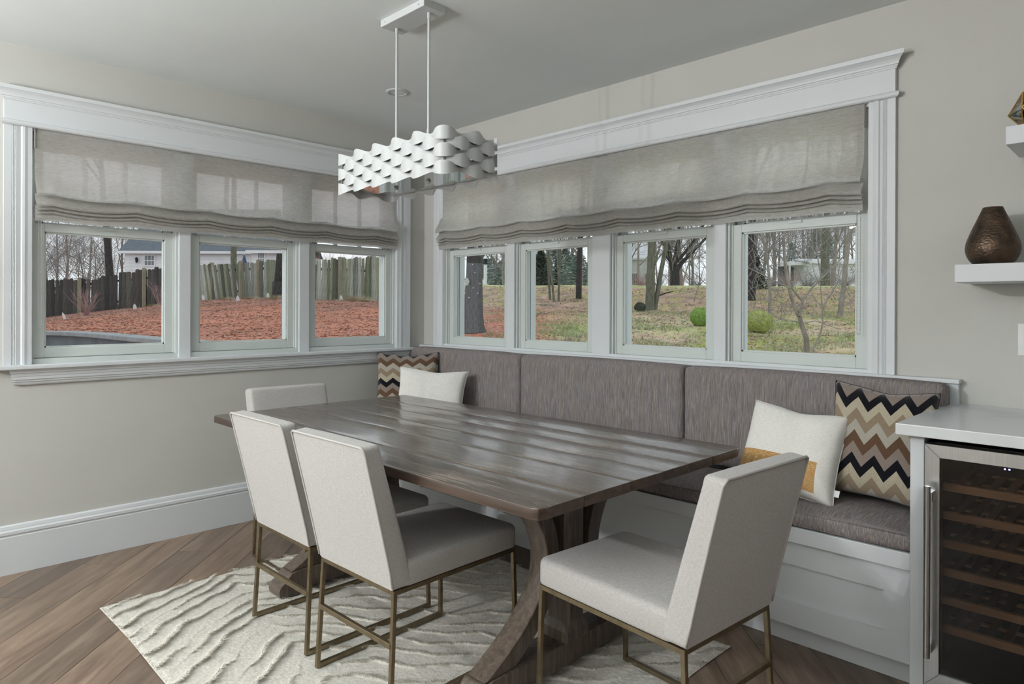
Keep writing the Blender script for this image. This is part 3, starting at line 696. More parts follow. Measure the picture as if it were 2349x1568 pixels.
# ---------------------------------------------------------------- dining chairs (front is local +y)
def make_chair():
    T = empty('dining_chair'); w2, d2, zf = .213, .275, .388; a = .0145
    bl = .021; fl = .008; ss = .008; z0 = .0
    for sx in (-1, 1):
        for sy, sp in ((-1, bl), (1, fl)):
            g = G(); g.beam((sx * (w2 - .006), sy * (d2 - .006), zf), (sx * (w2 - .006 + ss), sy * (d2 - .006 + sp), z0), a); obj('leg', g, m_brass, T, bevel=.0012, seg=1)
        g = G(); g.beam((sx * (w2 - .006 + ss), -d2 + .006 - bl, z0 + a / 2), (sx * (w2 - .006 + ss), d2 - .006 + fl, z0 + a / 2), a); obj('floor_rail', g, m_brass, T)
    g = G()
    for sx in (-1, 1): g.beam((sx * (w2 - .006), -d2, zf - a / 2), (sx * (w2 - .006), d2, zf - a / 2), a)
    for sy in (-1, 1): g.beam((-w2, sy * (d2 - .006), zf - a / 2), (w2, sy * (d2 - .006), zf - a / 2), a)
    obj('seat_frame', g, m_brass, T)
    q = .42; g = G(); yb = -d2 + .006 - bl * (1 - .44) ; g.beam((-w2 + .004, -d2 + .006 - bl * .56, .218), (w2 - .004, -d2 + .006 - bl * .56, .218), a, .017); obj('stretcher', g, m_brass, T, bevel=.001, seg=1)
    # seat
    bm = bmesh.new(); bmesh.ops.create_cube(bm, size=1)
    for v in bm.verts: v.co = Vector((v.co.x * .438, .02 + v.co.y * .535, zf + .001 + (v.co.z + .5) * .083))
    bmesh.ops.bevel(bm, geom=[e for e in bm.edges if abs((e.verts[0].co - e.verts[1].co).z) > .05], offset=.035, segments=5, profile=.5, affect='EDGES')
    bmesh.ops.bevel(bm, geom=[e for e in bm.edges if e.verts[0].co.z > zf + .07 and e.verts[1].co.z > zf + .07], offset=.02, segments=4, profile=.5, affect='EDGES')
    bmesh.ops.bevel(bm, geom=[e for e in bm.edges if e.verts[0].co.z < zf + .01 and e.verts[1].co.z < zf + .01], offset=.010, segments=2, profile=.5, affect='EDGES')
    for k in range(1, 9):
        for ax in (0, 1):
            co = [0, 0, 0]; co[ax] = -.219 + .438 * k / 9 if ax == 0 else -.2475 + .535 * k / 9; no = [0, 0, 0]; no[ax] = 1
            bmesh.ops.bisect_plane(bm, geom=bm.verts[:] + bm.edges[:] + bm.faces[:], plane_co=co, plane_no=no)
    for v in bm.verts:
        if v.co.z > zf + .07: v.co.z += .012 * max(0, 1 - (v.co.x / .21) ** 2) * max(0, 1 - ((v.co.y - .02) / .26) ** 2)
    bmesh.ops.recalc_face_normals(bm, faces=bm.faces[:])
    me = bpy.data.meshes.new('seat'); bm.to_mesh(me); bm.free(); obj('seat', me, m_chair, T, auto=50)
    # backrest
    nx, nz = 8, 14; hb = .852; vs = []; fs = []
    def rear(x, z): 
        k = (z - zf) / (hb - zf); return -d2 - .004 - .112 * k ** 1.05 - .006 * (1 - (x / .22) ** 2) * math.sin(PI * min(1, max(0, k)))
    def front(x, z):
        k = (z - zf) / (hb - zf); return rear(x, z) + .083 - .024 * k + .004 * (1 - (x / .22) ** 2)
    bm = bmesh.new(); grid = {}
    for side, fn in ((0, rear), (1, front)):
        for i in range(nx + 1):
            for j in range(nz + 1):
                x = -.219 + .438 * i / nx; z = zf + .002 + (hb - zf - .002) * j / nz
                grid[side, i, j] = bm.verts.new((x, fn(x, z), z + (.006 if side and j == nz else 0)))
    for i in range(nx):
        for j in range(nz):
            bm.faces.new((grid[0, i, j], grid[0, i + 1, j], grid[0, i + 1, j + 1], grid[0, i, j + 1])); bm.faces.new((grid[1, i, j], grid[1, i, j + 1], grid[1, i + 1, j + 1], grid[1, i + 1, j]))
    for i in range(nx):
        for j in (0, nz): bm.faces.new((grid[0, i, j], grid[1, i, j], grid[1, i + 1, j], grid[0, i + 1, j]))
    for j in range(nz):
        for i in (0, nx): bm.faces.new((grid[0, i, j], grid[0, i, j + 1], grid[1, i, j + 1], grid[1, i, j]))
    bmesh.ops.recalc_face_normals(bm, faces=bm.faces[:])
    ed = [e for e in bm.edges if len(e.link_faces) == 2 and e.calc_face_angle(0) > 1.0]
    fr = [e for e in ed if all(v in set(grid[1, i, j] for i in range(nx + 1) for j in range(nz + 1)) for v in e.verts)]
    bmesh.ops.bevel(bm, geom=fr + [e for e in ed if e not in fr and abs(e.verts[0].co.y - e.verts[1].co.y) > .05], offset=.016, segments=4, profile=.5, affect='EDGES')
    me = bpy.data.meshes.new('backrest'); bm.to_mesh(me); bm.free(); bk = obj('backrest', me, m_chair, T, auto=60)
    g = G(); pts = []
    X = .2165
    for k in range(10): z = zf + .012 + (hb - zf - .03) * k / 9; pts.append((-X, rear(X, z) - .0005, z))
    pts += [(-X + .004, rear(X, hb) - .001, hb - .007), (-X + .012, rear(X, hb) - .001, hb - .001), (X - .012, rear(X, hb) - .001, hb - .001), (X - .004, rear(X, hb) - .001, hb - .007)]
    for k in range(9, -1, -1): z = zf + .012 + (hb - zf - .03) * k / 9; pts.append((X, rear(X, z) - .0005, z))
    g.tube(pts, .0042, 7); obj('piping', g, m_piping, T, smooth=True)
    return T
spots = [(1.511, -1.579, .007, 'cream linen dining chair on the near side of the table, closer to the left wall'),
         (2.042, -1.588, .020, 'cream linen dining chair on the near side of the table, beside the near trestle'),
         (2.830, -1.301, 1.49, 'cream linen dining chair at the end of the table nearest the wine cooler'),
         (.892, -1.351, -1.589, 'cream linen dining chair at the table end by the left wall, mostly hidden')]
proto = make_chair()
for i, (x, y, r, lb) in enumerate(spots):
    o = proto if i == 0 else copy_tree(proto)
    o.location = (x, y, .0135 if i != 3 else .002); o.rotation_euler = (0, 0, r); tag(o, lb, 'chair', 'linen dining chairs around the table')

# ---------------------------------------------------------------- shaggy rug
RX0, RX1, RY0, RY1 = .735, 2.785, -2.29, -.685
RG = empty('rug', ((RX0 + RX1) / 2, (RY0 + RY1) / 2, 0), label='cream shag rug with raised zigzag ridges under the table', cat='rug')
def gfun(x, y):
    wob = .05 * np.sin(3.1 * x + 1.7 * y) + .026 * np.sin(9 * y - 5 * x + 1) + .016 * np.sin(17 * x + 11 * y) + .006 * np.sin(41 * x - 29 * y) + .004 * np.sin(67 * y + 31 * x)
    a = .84 * x + .54 * y; b = .707 * (x - y) - 2.12; c = .25 * x - .97 * y + .20
    return np.minimum(np.minimum(a, b), .62 * c + .02) + wob * .75
PER = .088
def ridge(x, y):
    g_ = gfun(x, y); t = (g_ / PER) % 1.0
    idx = np.floor(g_ / PER)
    gate = .5 + .5 * np.sin(7.1 * x + 5.3 * y + idx * 2.3) * np.cos(3.3 * x - 6.1 * y + idx)
    t = (t + .10 * np.sin(23 * x + idx) * np.sin(19 * y + 2 * idx)) % 1.0
    prof = np.where(t < .52, np.clip((t - .14) / .38, 0, 1) ** 1.6, np.clip(1 - (t - .52) / .05, 0, 1))
    return prof * (.15 + .85 * np.clip(gate * 1.5 - .1, 0, 1)), t
nx, ny = 520, 410
xs_ = np.linspace(RX0, RX1, nx); ys_ = np.linspace(RY0, RY1, ny); XX, YY = np.meshgrid(xs_, ys_, indexing='ij'); rd, tt = ridge(XX, YY)
rng = np.random.default_rng(2)
edge = np.minimum.reduce([XX - RX0, RX1 - XX, YY - RY0, RY1 - YY]); ef = np.clip(edge / .02, 0, 1)
ZZ = .003 + .0045 * ef + .0115 * rd * ef + rng.random(XX.shape) * .0022 * ef
XX2 = XX + .003 * np.sin(YY * 9) * (1 - ef); YY2 = YY + .003 * np.sin(XX * 7) * (1 - ef)
V = np.stack([XX2 - (RX0 + RX1) / 2, YY2 - (RY0 + RY1) / 2, ZZ], -1).reshape(-1, 3)
ii, jj = np.meshgrid(np.arange(nx - 1), np.arange(ny - 1), indexing='ij'); a = (ii * ny + jj).ravel(); F = np.stack([a, a + ny, a + ny + 1, a + 1], -1)
def npmesh(name, V, F):
    me = bpy.data.meshes.new(name); me.vertices.add(len(V)); me.vertices.foreach_set('co', np.ascontiguousarray(V, dtype=np.float32).ravel())
    k = F.shape[1]; me.loops.add(len(F) * k); me.loops.foreach_set('vertex_index', F.astype(np.int32).ravel())
    me.polygons.add(len(F)); me.polygons.foreach_set('loop_start', np.arange(0, len(F) * k, k, dtype=np.int32)); me.polygons.foreach_set('loop_total', np.full(len(F), k, dtype=np.int32)); me.update(calc_edges=True); me.validate(); return me
m_rug = simple('rug_wool', (.64, .605, .55), (.52, .49, .44), 70, 1, spec=.05, bs=.7, bd=.003)
m_pile = simple('rug_pile_wool', (.72, .68, .60), (.60, .56, .49), 30, .95, spec=.08)
me = npmesh('backing', V, F); me.polygons.foreach_set('use_smooth', [True] * len(me.polygons)); obj('backing', me, m_rug, RG)
def blades(n, lmin, lmax, wid, sel, lean):
    x = rng.uniform(RX0, RX1, n * 4); y = rng.uniform(RY0, RY1, n * 4); r, t = ridge(x, y); k = sel(r, t, x, y)
    x, y, r, t = x[k][:n], y[k][:n], r[k][:n], t[k][:n]; n = len(x)
    e = 1e-3; gx = (gfun(x + e, y) - gfun(x - e, y)); gy = (gfun(x, y + e) - gfun(x, y - e)); L = np.hypot(gx, gy) + 1e-9; gx /= L; gy /= L
    an = rng.normal(0, .55, n); dx = gx * np.cos(an) - gy * np.sin(an); dy = gx * np.sin(an) + gy * np.cos(an)
    cl = rng.uniform(0, 1, n); ln = lmin + (lmax - lmin) * cl * (.5 + .5 * np.sin(31 * x + 27 * y) ** 2); le = ln * lean * rng.uniform(.5, 1.2, n)
    zz = .006 + .0115 * r; w_ = wid * rng.uniform(.7, 1.3, n)
    px, py = -dy * w_, dx * w_
    mid = np.stack([x + dx * le * .45, y + dy * le * .45, zz + ln * .42], -1); tip = np.stack([x + dx * le * 1.15, y + dy * le * 1.15, zz + ln * (.50)], -1)
    b0 = np.stack([x - px, y - py, zz - .003], -1); b1 = np.stack([x + px, y + py, zz - .003], -1); pw = np.stack([px, py, 0 * px], -1) * .7
    V = np.stack([b0, b1, mid + pw, mid - pw, tip], 1).reshape(-1, 3) - np.array([(RX0 + RX1) / 2, (RY0 + RY1) / 2, 0])
    o_ = (np.arange(n) * 5)[:, None]; T3 = np.concatenate([o_ + np.array([[0, 1, 2]]), o_ + np.array([[0, 2, 3]]), o_ + np.array([[3, 2, 4]])], 0)
    return V, T3
V, F = blades(95000, .008, .030, .0010, lambda r, t, x, y: (r > .30) & (t > .34) & (t < .54), 1.15)
o = obj('ridge_tufts', npmesh('ridge_tufts', V, F), simple('rug_tuft_wool', (.84, .80, .73), (.74, .69, .60), 14, .95, spec=.08), RG); o['kind'] = 'stuff'; o['label'] = 'long raised wool ridges'
V, F = blades(80000, .003, .008, .0010, lambda r, t, x, y: np.ones_like(r, bool), .7)
o = obj('pile', npmesh('pile', V, F), m_pile, RG); o['kind'] = 'stuff'

# ---------------------------------------------------------------- pendant lamp
LX, LY, LZ = 1.647, -1.340, 1.882
T = empty('pendant_lamp', (LX, LY, H), label='white rectangular pendant lamp of woven wavy strips hung on two rods over the table', cat='lamp')
def subl(g): g.v = [(a - LX, b - LY, c - H) for a, b, c in g.v]; return g
g = G(); g.box(LX - .155, LX + .155, LY - .058, LY + .058, H - .031, H); obj('canopy', subl(g), m_lamp, T, bevel=.0015, seg=1)
for dx in (-.1, .1):
    g = G(); g.lathe([(.0001, 0), (.0025, 0), (.0025, .001), (.0001, .001)], (0, 0, 0), 8); g.v = [(LX + dx * 1.2 + a, LY - .0585 - c, H - .016 + b) for a, b, c in g.v]; obj('screw', subl(g), m_steel, T)
for dx in (-.114, .114):
    g = G(); g.tube([(LX + dx, LY, H - .03), (LX + dx, LY, LZ + .02)], .0058, 12); obj('rod', subl(g), m_lamp, T, smooth=False, auto=40)
    for za, zb_ in ((H - .055, H - .03), (2.00, 2.035)): g = G(); g.tube([(LX + dx, LY, za), (LX + dx, LY, zb_)], .0073, 12); obj('rod_collar', subl(g), m_lamp, T)
LS = LX + .013
hx, hy, rc = .362, .128, .055
def path(n=520):
    """half loop: front side then right end; returns (x,y,nx,ny,s)"""
    P = []; 
    segs = [('l', (-hx, -hy), (hx - rc, -hy)), ('a', (hx - rc, -hy + rc), -PI / 2, 0), ('l', (hx, -hy + rc), (hx, hy - .004))]
    s = 0
    for sg in segs:
        if sg[0] == 'l':
            a, b = Vector(sg[1]), Vector(sg[2]); L = (b - a).length; k = max(2, int(L / .006)); t = (b - a).normalized(); nn = Vector((t.y, -t.x))
            for i in range(k + 1): q = a + t * L * i / k; P.append((q.x, q.y, nn.x, nn.y, s + L * i / k))
            s += L
        else:
            c = Vector(sg[1]); L = rc * PI / 2
            for i in range(1, 12): th = sg[2] + (sg[3] - sg[2]) * i / 12; P.append((c.x + rc * math.cos(th), c.y + rc * math.sin(th), math.cos(th), math.sin(th), s + L * i / 12))
            s += L
    return P, s
PP, SL = path(); per = SL / 6.72
for half in (0, 1):
    for row in range(5):
        ph = 0 if row % 2 == 0 else PI
        zc = 1.951 - .0330 * row; vs, fs = [], []
        for i, (x, y, nx_, ny_, s) in enumerate(PP):
            cth = math.cos(2 * PI * s / per + ph + 0.0); wv = .0178 + .0090 * cth
            off = .025 * (cth * .5 + .5) - .004
            zt_, zb_ = zc + wv, zc - wv
            for kk, (z, o2) in enumerate(((zt_, off), (zc + wv * .4, off), (zc - wv * .4, off), (zb_, off))):
                X, Y = x + nx_ * o2, y + ny_ * o2
                if half: X, Y = -X, -Y
                vs.append((LS + X, LY + Y, z))
        n = len(PP)
        for i in range(n - 1):
            for k in range(3): fs.append((i * 4 + k, (i + 1) * 4 + k, (i + 1) * 4 + k + 1, i * 4 + k + 1))
        # give the strip thickness
        me = subl(G().add(vs, fs)).mesh('strip', True, fixn=True); o = obj('wave_strip', me, m_lamp, T)
        md = o.modifiers.new('thick', 'SOLIDIFY'); md.thickness = .0012; md.offset = -1; md2 = o.modifiers.new('edges', 'EDGE_SPLIT'); md2.split_angle = .6
g = G()
for sx in (-1, 1):
    for sy in (-1, 1): g.box(LS + sx * (hx - .020) - .004, LS + sx * (hx - .020) + .004, LY + sy * (hy - .012) - .004, LY + sy * (hy - .012) + .004, 1.82, 1.962)
obj('corner_post', subl(g), m_steel, T)['kind'] = 'stuff'
def rrect(hx_, hy_, r):
    out = []
    for cx, cy, a0 in ((hx_ - r, hy_ - r, 0), (-hx_ + r, hy_ - r, PI / 2), (-hx_ + r, -hy_ + r, PI), (hx_ - r, -hy_ + r, 1.5 * PI)):
        for i in range(7): a = a0 + PI / 2 * i / 6; out.append((cx + r * math.cos(a), cy + r * math.sin(a)))
    return out
g = G(); g.prism([(LS + a, LY + b) for a, b in rrect(hx - .012, hy - .012, .045)], lambda p, q, t: (p, q, t), 1.817, 1.822); obj('diffuser', subl(g), m_mirror, T)
g = G(); g.prism([(LS + a, LY + b) for a, b in rrect(hx - .012, hy - .012, .045)], lambda p, q, t: (p, q, t), 1.955, 1.958); obj('top_plate', subl(g), m_lamp, T)
for dx in (-.114, .114):
    g = G(); g.lathe([(.0001, -.010), (.007, -.010), (.009, -.006), (.011, 0), (.0001, 0)], (LX + dx, LY, 1.817), 16); obj('finial', subl(g), m_lamp, T, smooth=True)

# recessed ceiling light
T = empty('recessed_light', (.737, -.769, H), label='small white round recessed light in the ceiling behind the pendant rods', cat='ceiling light')
g = G(); g.lathe([(.045, -.001), (.047, -.006), (.052, -.0085), (.066, -.005), (.070, 0), (.045, 0)], (0, 0, 0), 40); obj('trim_ring', g, m_lamp, T, smooth=True)
g = G(); g.lathe([(.0001, -.003), (.03, -.0032), (.046, -.002)], (0, 0, 0), 32); obj('lens', g, m_ceil, T)

# ---------------------------------------------------------------- cabinet, counter, wine cooler
C = empty('base_cabinet', (3.37, -.3, 0), label='white base cabinet side panel beside the bench, carrying the counter', cat='cabinet')
def subc(g, x=3.37, y=-.3): g.v = [(a - x, b - y, c) for a, b, c in g.v]; return g
g = G(); g.box(3.372, 3.412, -.622, -.001, .001, .884); obj('side_panel', subc(g), m_trim, C, bevel=.0015, seg=1)
g = G(); g.box(4.035, 4.60, -.60, -.001, .10, .884); obj('body', subc(g), m_trim, C)
g = G(); g.box(4.04, 4.595, -.62, -.602, .105, .875); obj('door', subc(g), m_trim, C)
g = G(); g.box(3.412, 4.60, -.56, -.001, .872, .884); obj('top_rail', subc(g), m_black, C)
g = G(); g.box(3.344, 4.63, -.682, -.001, .8855, .9215); tag(obj('countertop', g, m_counter, bevel=.003, seg=2), 'white quartz counter above the wine cooler', 'counter')
K = empty('wine_cooler', (3.72, -.3, 0), label='stainless steel wine cooler with tinted glass door and wooden racks under the counter', cat='wine cooler')
def subk(g): return subc(g, 3.72, -.3)
x0, x1 = 3.418, 4.030; z0, z1 = .095, .862
g = G()
g.box(x0, x0 + .02, -.60, -.04, z0, z1); g.box(x1 - .02, x1, -.60, -.04, z0, z1); g.box(x0, x1, -.06, -.04, z0, z1); g.box(x0, x1, -.60, -.04, z1 - .02, z1); g.box(x0, x1, -.60, -.04, z0, z0 + .03)
obj('body', subk(g), m_dark_in, K)
g = G(); g.box(x0, x1, -.57, -.10, .002, z0); obj('plinth', subk(g), m_black, K)
D = obj('door', G().add([], []), m_steel, K) if False else None
fw = .042; yd0, yd1 = -.645, -.605
g = G()
ring = [((x0, z0), (x1, z0), (x1 - fw, z0 + fw + .006), (x0 + fw, z0 + fw + .006)), ((x1, z0), (x1, z1), (x1 - fw, z1 - fw), (x1 - fw, z0 + fw + .006)), ((x1, z1), (x0, z1), (x0 + fw, z1 - fw), (x1 - fw, z1 - fw)), ((x0, z1), (x0, z0), (x0 + fw, z0 + fw + .006), (x0 + fw, z1 - fw))]
for q in ring: g.prism(q, lambda p, z, t: (p, t, z), yd0, yd1)
D = obj('door', subk(g), m_steel, K, bevel=.0015, seg=1)
g = G(); g.box(x0 + fw - .001, x1 - fw + .001, yd0 + .006, yd0 + .010, z0 + fw, z1 - fw + .001); obj('glass', subk(g), m_cglass, D)
g = G(); g.tube([(3.437, -.693, .205), (3.437, -.693, .738)], .0095, 16); obj('handle', subk(g), m_steel, D, auto=40)
for z in (.235, .705): g = G(); g.box(3.431, 3.449, -.690, -.645, z - .014, z + .014); obj('handle_mount', subk(g), m_steel, D)
g = G(); g.box(3.56, 3.70, -.634, -.628, .790, .8195); P_ = obj('control_panel', subk(g), m_black, K)
for xx in (3.625, 3.636): g = G(); g.box(xx - .0022, xx + .0022, -.6352, -.634, .811, .8150); obj('indicator', subk(g), m_led, P_)
for k in range(6):
    z = .722 - .0906 * k
    S = empty('rack', (0, 0, 0)); S.parent = K
    g = G(); g.box(x0 + .028, x1 - .028, -.585, -.570, z - .014, z + .010); obj('rack_front', subk(g), m_coolwood, S)
    for j in range(12):
        xx = x0 + .05 + j * .0463; g = G(); g.box(xx, xx + .022, -.57, -.10, z - .008, z + .000); obj('slat', subk(g), m_slat, S)
    for j in (-.45, -.28, -.12): g = G(); g.box(x0 + .03, x1 - .03, j, j + .02, z - .013, z - .008); obj('crossbar', subk(g), m_coolwood, S)
lamp('cooler_interior_light', 'AREA', (3.72, -.35, .835), .05, (1, .93, .85), .3)

# ---------------------------------------------------------------- shelves, vase, terrarium, switch
g = G(); g.box(3.420, 4.7, -.268, -.001, 1.384, 1.447); tag(obj('floating_shelf', g, m_trim, bevel=.0015, seg=1), 'lower white floating shelf holding the bronze vase', 'shelf', 'white floating shelves')
g = G(); g.box(3.567, 4.7, -.268, -.001, 1.850, 1.912); tag(obj('floating_shelf', g, m_trim, bevel=.0015, seg=1), 'upper white floating shelf holding the glass terrarium', 'shelf', 'white floating shelves')
pr = [(.050, 0), (.058, .003), (.070, .016), (.0795, .034), (.0838, .052), (.0840, .064), (.081, .082), (.0745, .102), (.062, .134), (.048, .166), (.036, .194), (.0305, .208), (.0275, .2085), (.027, .205), (.034, .18), (.05, .14), (.066, .08), (.05, .02), (.0001, .015)]
T = empty('vase', (3.512, -.145, 1.4475), label='dark hammered bronze teardrop vase on the lower floating shelf', cat='vase')
g = G(); g.lathe([(.0001, 0)] + pr, (0, 0, 0), 56); obj('body', g, m_vase, T, auto=50)
T = empty('terrarium', (3.664, -.15, 1.9125), label='gold-framed glass geometric terrarium with succulents on the upper floating shelf', cat='terrarium')
rings = [[(.068 * math.cos(a), .068 * math.sin(a), .004) for a in [k * PI / 3 + .5 for k in range(6)]], [(.108 * math.cos(a), .108 * math.sin(a), .062) for a in [k * PI / 3 + PI / 6 + .5 for k in range(6)]], [(.07 * math.cos(a), .07 * math.sin(a), .128) for a in [k * PI / 3 + .5 for k in range(6)]]]
top = (0, 0, .168); edges = []; faces = []
for k in range(6):
    j = (k + 1) % 6; r0, r1, r2 = rings
    edges += [(r0[k], r0[j]), (r0[k], r1[k]), (r0[j], r1[k]), (r1[k], r2[k]), (r1[k], r2[j]), (r2[k], r2[j]), (r2[k], top)]
    faces += [(r0[k], r0[j], r1[k]), (r1[k], r2[j], r2[k]), (r0[j], r1[j], r1[k]), (r1[k], r1[j], r2[j]), (r2[k], r2[j], top)]
for e in edges: g = G(); g.tube(e, .0022, 6); obj('frame_bar', g, m_gold, T)
g = G()
for f in faces: g.add(f, [(0, 1, 2)])
obj('glass', g.mesh('glass', fixn=False), m_tglass, T)
g = G(); g.lathe([(.0001, .004), (.06, .004), (.078, .02), (.082, .028), (.05, .034), (.0001, .036)], (0, 0, 0), 20); obj('pebbles', g, m_stone, T)
rs = random.Random(4)
for cx, cy, sc in ((-.02, -.02, 1.0), (.04, .01, .8), (-.045, .03, .75)):
    g = G()
    for k in range(16):
        a = k * 2.4; el = .25 + .07 * k; L = .045 * sc * (1 - k * .025); d = Vector((math.cos(a) * math.cos(el), math.sin(a) * math.cos(el), math.sin(el))); b0 = Vector((cx, cy, .032 + .0015 * k))
        g.tube([b0, b0 + d * L * .35, b0 + d * L * .75, b0 + d * L], [.003 * sc, .009 * sc, .008 * sc, .001], 6)
    obj('succulent', g, m_leaf_s, T, smooth=True)
T = empty('light_switch', (3.625, 0, 1.177), label='white wall switch plate beside the shelves, above the counter', cat='switch')
g = G(); g.box(-.058, .058, -.006, -.0005, -.059, .059); obj('plate', g, m_plate, T, bevel=.002)
for dx in (-.024, .024): g = G(); g.box(dx - .016, dx + .016, -.010, -.006, -.033, .033); obj('rocker', g, m_plate, T, bevel=.001, seg=1)

# ================================================================ the yard outside
FX, FY = -.70551, .70870; RXx, RYy = .70870, .70551
def yard(t, v):   # t = tangent of the bearing right of the room's diagonal, v = distance along the diagonal
    return CAM[0] + v * (FX + t * RXx), CAM[1] + v * (FY + t * RYy)
def T_(px): return (px - 1174.5) / 1542.35
def sm(a, b, x): x = min(1, max(0, (x - a) / (b - a))); return x * x * (3 - 2 * x)
def pl(x, pts):
    if x <= pts[0][0]: return pts[0][1]
    for (a, p), (b, q) in zip(pts, pts[1:]):
        if x <= b: return p + (q - p) * (x - a) / (b - a)
    return pts[-1][1]
RP = [(2, -.45), (6, -.35), (10, .05), (14, .36), (18, .66), (22, .95), (25, 1.32), (28, 1.85), (31, 2.28), (33, 2.45), (36, 2.52), (90, 2.9)]
FZ = [(-.72, .80), (-.69, .86), (-.476, 1.47), (-.346, 1.59), (-.197, 1.49)]
WV = [(-.75, 9.4), (-.69, 9.1), (-.65, 9.0), (-.605, 8.4), (-.567, 7.75), (-.52, 7.1), (-.45, 6.4), (-.38, 5.9)]
def gz(t, v):
    zl = -.40 if v < pl(t, WV) + .1 else .90 + (pl(t, FZ) - .90) * sm(9, 25, v) + .05 * math.exp(-((v - 23) / 1.5) ** 2)
    zr = pl(v, RP); k = sm(-.20, -.12, t); z = zl * (1 - k) + zr * k
    x, y = yard(t, v); z += .05 * noise.noise(Vector((x * .5, y * .5, 0))) * min(1, v / 15) + .022 * noise.noise(Vector((x * 1.7, y * 1.7, 3))) * (v > 6)
    return z
def at(px, v, dz=0): t = T_(px); x, y = yard(t, v); return Vector((x, y, gz(t, v) + dz))
ts = np.concatenate([np.arange(-1.6, -.80, .03), np.arange(-.80, .62, .008), np.arange(.63, 2.2, .03)]); vs_ = np.concatenate([np.arange(3.5, 12, .22), np.arange(12, 40, .32), np.geomspace(40, 95, 20)])
V = []; CC = []
def lin(*c): return tuple(((q / 255) / 12.92 if q / 255 <= .04045 else ((q / 255 + .055) / 1.055) ** 2.4) for q in c)
cO, cOd, cG, cTn, cLf, cLd, cMs = lin(188, 132, 112), lin(152, 118, 106), lin(166, 178, 122), lin(205, 190, 162), lin(186, 160, 144), lin(134, 116, 106), lin(160, 164, 96)
def mixc(a, b, k): k = min(1, max(0, k)); return tuple(p + (q - p) * k for p, q in zip(a, b))
for t in ts:
    for v in vs_:
        x, y = yard(t, v); z = gz(t, v); V.append((x, y, z))
        n1 = noise.noise(Vector((x * .45, y * .45, 7))); n2 = noise.noise(Vector((x * 1.3, y * 1.3, 1))); n3 = noise.noise(Vector((x * 4, y * 4, 2)))
        # left: orange mulch, browner near the fence
        cl = mixc(cO, cOd, sm(15, 22, v + n1 * 5) * .9 + n2 * .3)
        # right: mulch fades to lawn, leafy bank, grassy crest
        base = mixc(mixc(cTn, cLf, .4 + n2), cG, .38 + n1 * 1.8 + n3 * 1.0)
        if t > .28: base = mixc(base, cMs, .5 + n1)
        o = sm(.13, -.02, t + n1 * .08) * (sm(27, 23, v + n2 * 2)); o = min(1, o + .35 * sm(.12, .0, t) * (n2 > -.1))
        c = mixc(base, cO, o)
        bank = sm(21, 25, v + n1 * 2) * (1 - sm(30, 32, v + n2)); c = mixc(c, mixc(cLf, mixc(cLd, cMs, .35 + n2 * 2.2 + n1), .5 + n3 * 1.6), bank * (.85 if t > .02 or v > 25 else .3))
        c = mixc(c, mixc(cG, cTn, .35 + n3 * .5), sm(30.5, 32, v + n2 * .5))
        k = sm(-.20, -.12, t); c = mixc(cl, c, k); CC.append((*c, 1))
nt, nv = len(ts), len(vs_); ii, jj = np.meshgrid(np.arange(nt - 1), np.arange(nv - 1), indexing='ij'); a = (ii * nv + jj).ravel(); F = np.stack([a, a + nv, a + nv + 1, a + 1], -1)
me = npmesh('ground', np.array(V), F); ca = me.color_attributes.new('Col', 'FLOAT_COLOR', 'POINT'); ca.data.foreach_set('color', np.array(CC, dtype=np.float32).ravel())
me.polygons.foreach_set('use_smooth', [True] * len(me.polygons)); tag(obj('ground', me, m_ground), kind='structure', label='sloping yard of pine mulch, grass and fallen leaves')

# retaining wall with coping
TW = [-.76, -.72, -.69, -.655, -.63, -.605, -.585, -.567, -.545, -.52, -.485, -.45, -.41, -.38]
WLs = tag(empty('retaining_wall'), kind='structure', label='curved bluestone retaining wall with pale coping')
c = [Vector((*yard(t, pl(t, WV)), 0)) for t in TW]
def offs(d):
    out = []
    for i, p in enumerate(c):
        t_ = (c[min(i + 1, len(c) - 1)] - c[max(i - 1, 0)]).normalized(); nn = Vector((-t_.y, t_.x, 0))
        if nn.dot(Vector((CAM[0], CAM[1], 0)) - p) < 0: nn = -nn
        out.append(p + nn * d)
    return out
def band(d0, d1, z0, z1):
    A, B_ = offs(d0), offs(d1); g = G(); n = len(A)
    vs = [(p.x, p.y, z) for P in (A, B_) for z in (z0, z1) for p in P]
    fs = []
    for i in range(n - 1): fs += [(i, i + 1, n + i + 1, n + i), (2 * n + i, 3 * n + i, 3 * n + i + 1, 2 * n + i + 1), (n + i, n + i + 1, 3 * n + i + 1, 3 * n + i), (i, 2 * n + i, 2 * n + i + 1, i + 1)]
    return g.add(vs, fs)
obj('wall_face', band(-.10, .06, -.5, .905), m_stonew, WLs); obj('coping', band(-.14, .13, .905, .958), m_coping, WLs, bevel=.01, seg=2)

# picket fence
FN = empty('picket_fence', (*yard(-.4, 25), 1.3), label='weathered grey-green wooden picket fence at the back of the yard', cat='fence')
o0 = FN.location
def pickmesh(w_, h_, kind):
    g = G(); t = .018
    if kind == 0: poly = [(-w_ / 2, 0), (w_ / 2, 0), (w_ / 2, h_ - .04), (w_ / 4, h_), (-w_ / 4, h_), (-w_ / 2, h_ - .04)]
    else: poly = [(-w_ / 2, 0), (w_ / 2, 0), (w_ / 2, h_ - .01), (w_ * .1, h_), (-w_ / 2, h_ - .025)]
    g.prism(poly, lambda x, z, q: (x, q, z), -t / 2, t / 2); return g.mesh('picket')
top = [(-.72, 648), (-.69, 647), (-.62, 643), (-.55, 622), (-.476, 612), (-.43, 609), (-.38, 604), (-.346, 598), (-.30, 598), (-.25, 594), (-.18, 590)]
rf = random.Random(12); t = -.735; prev = None
md_ = {}
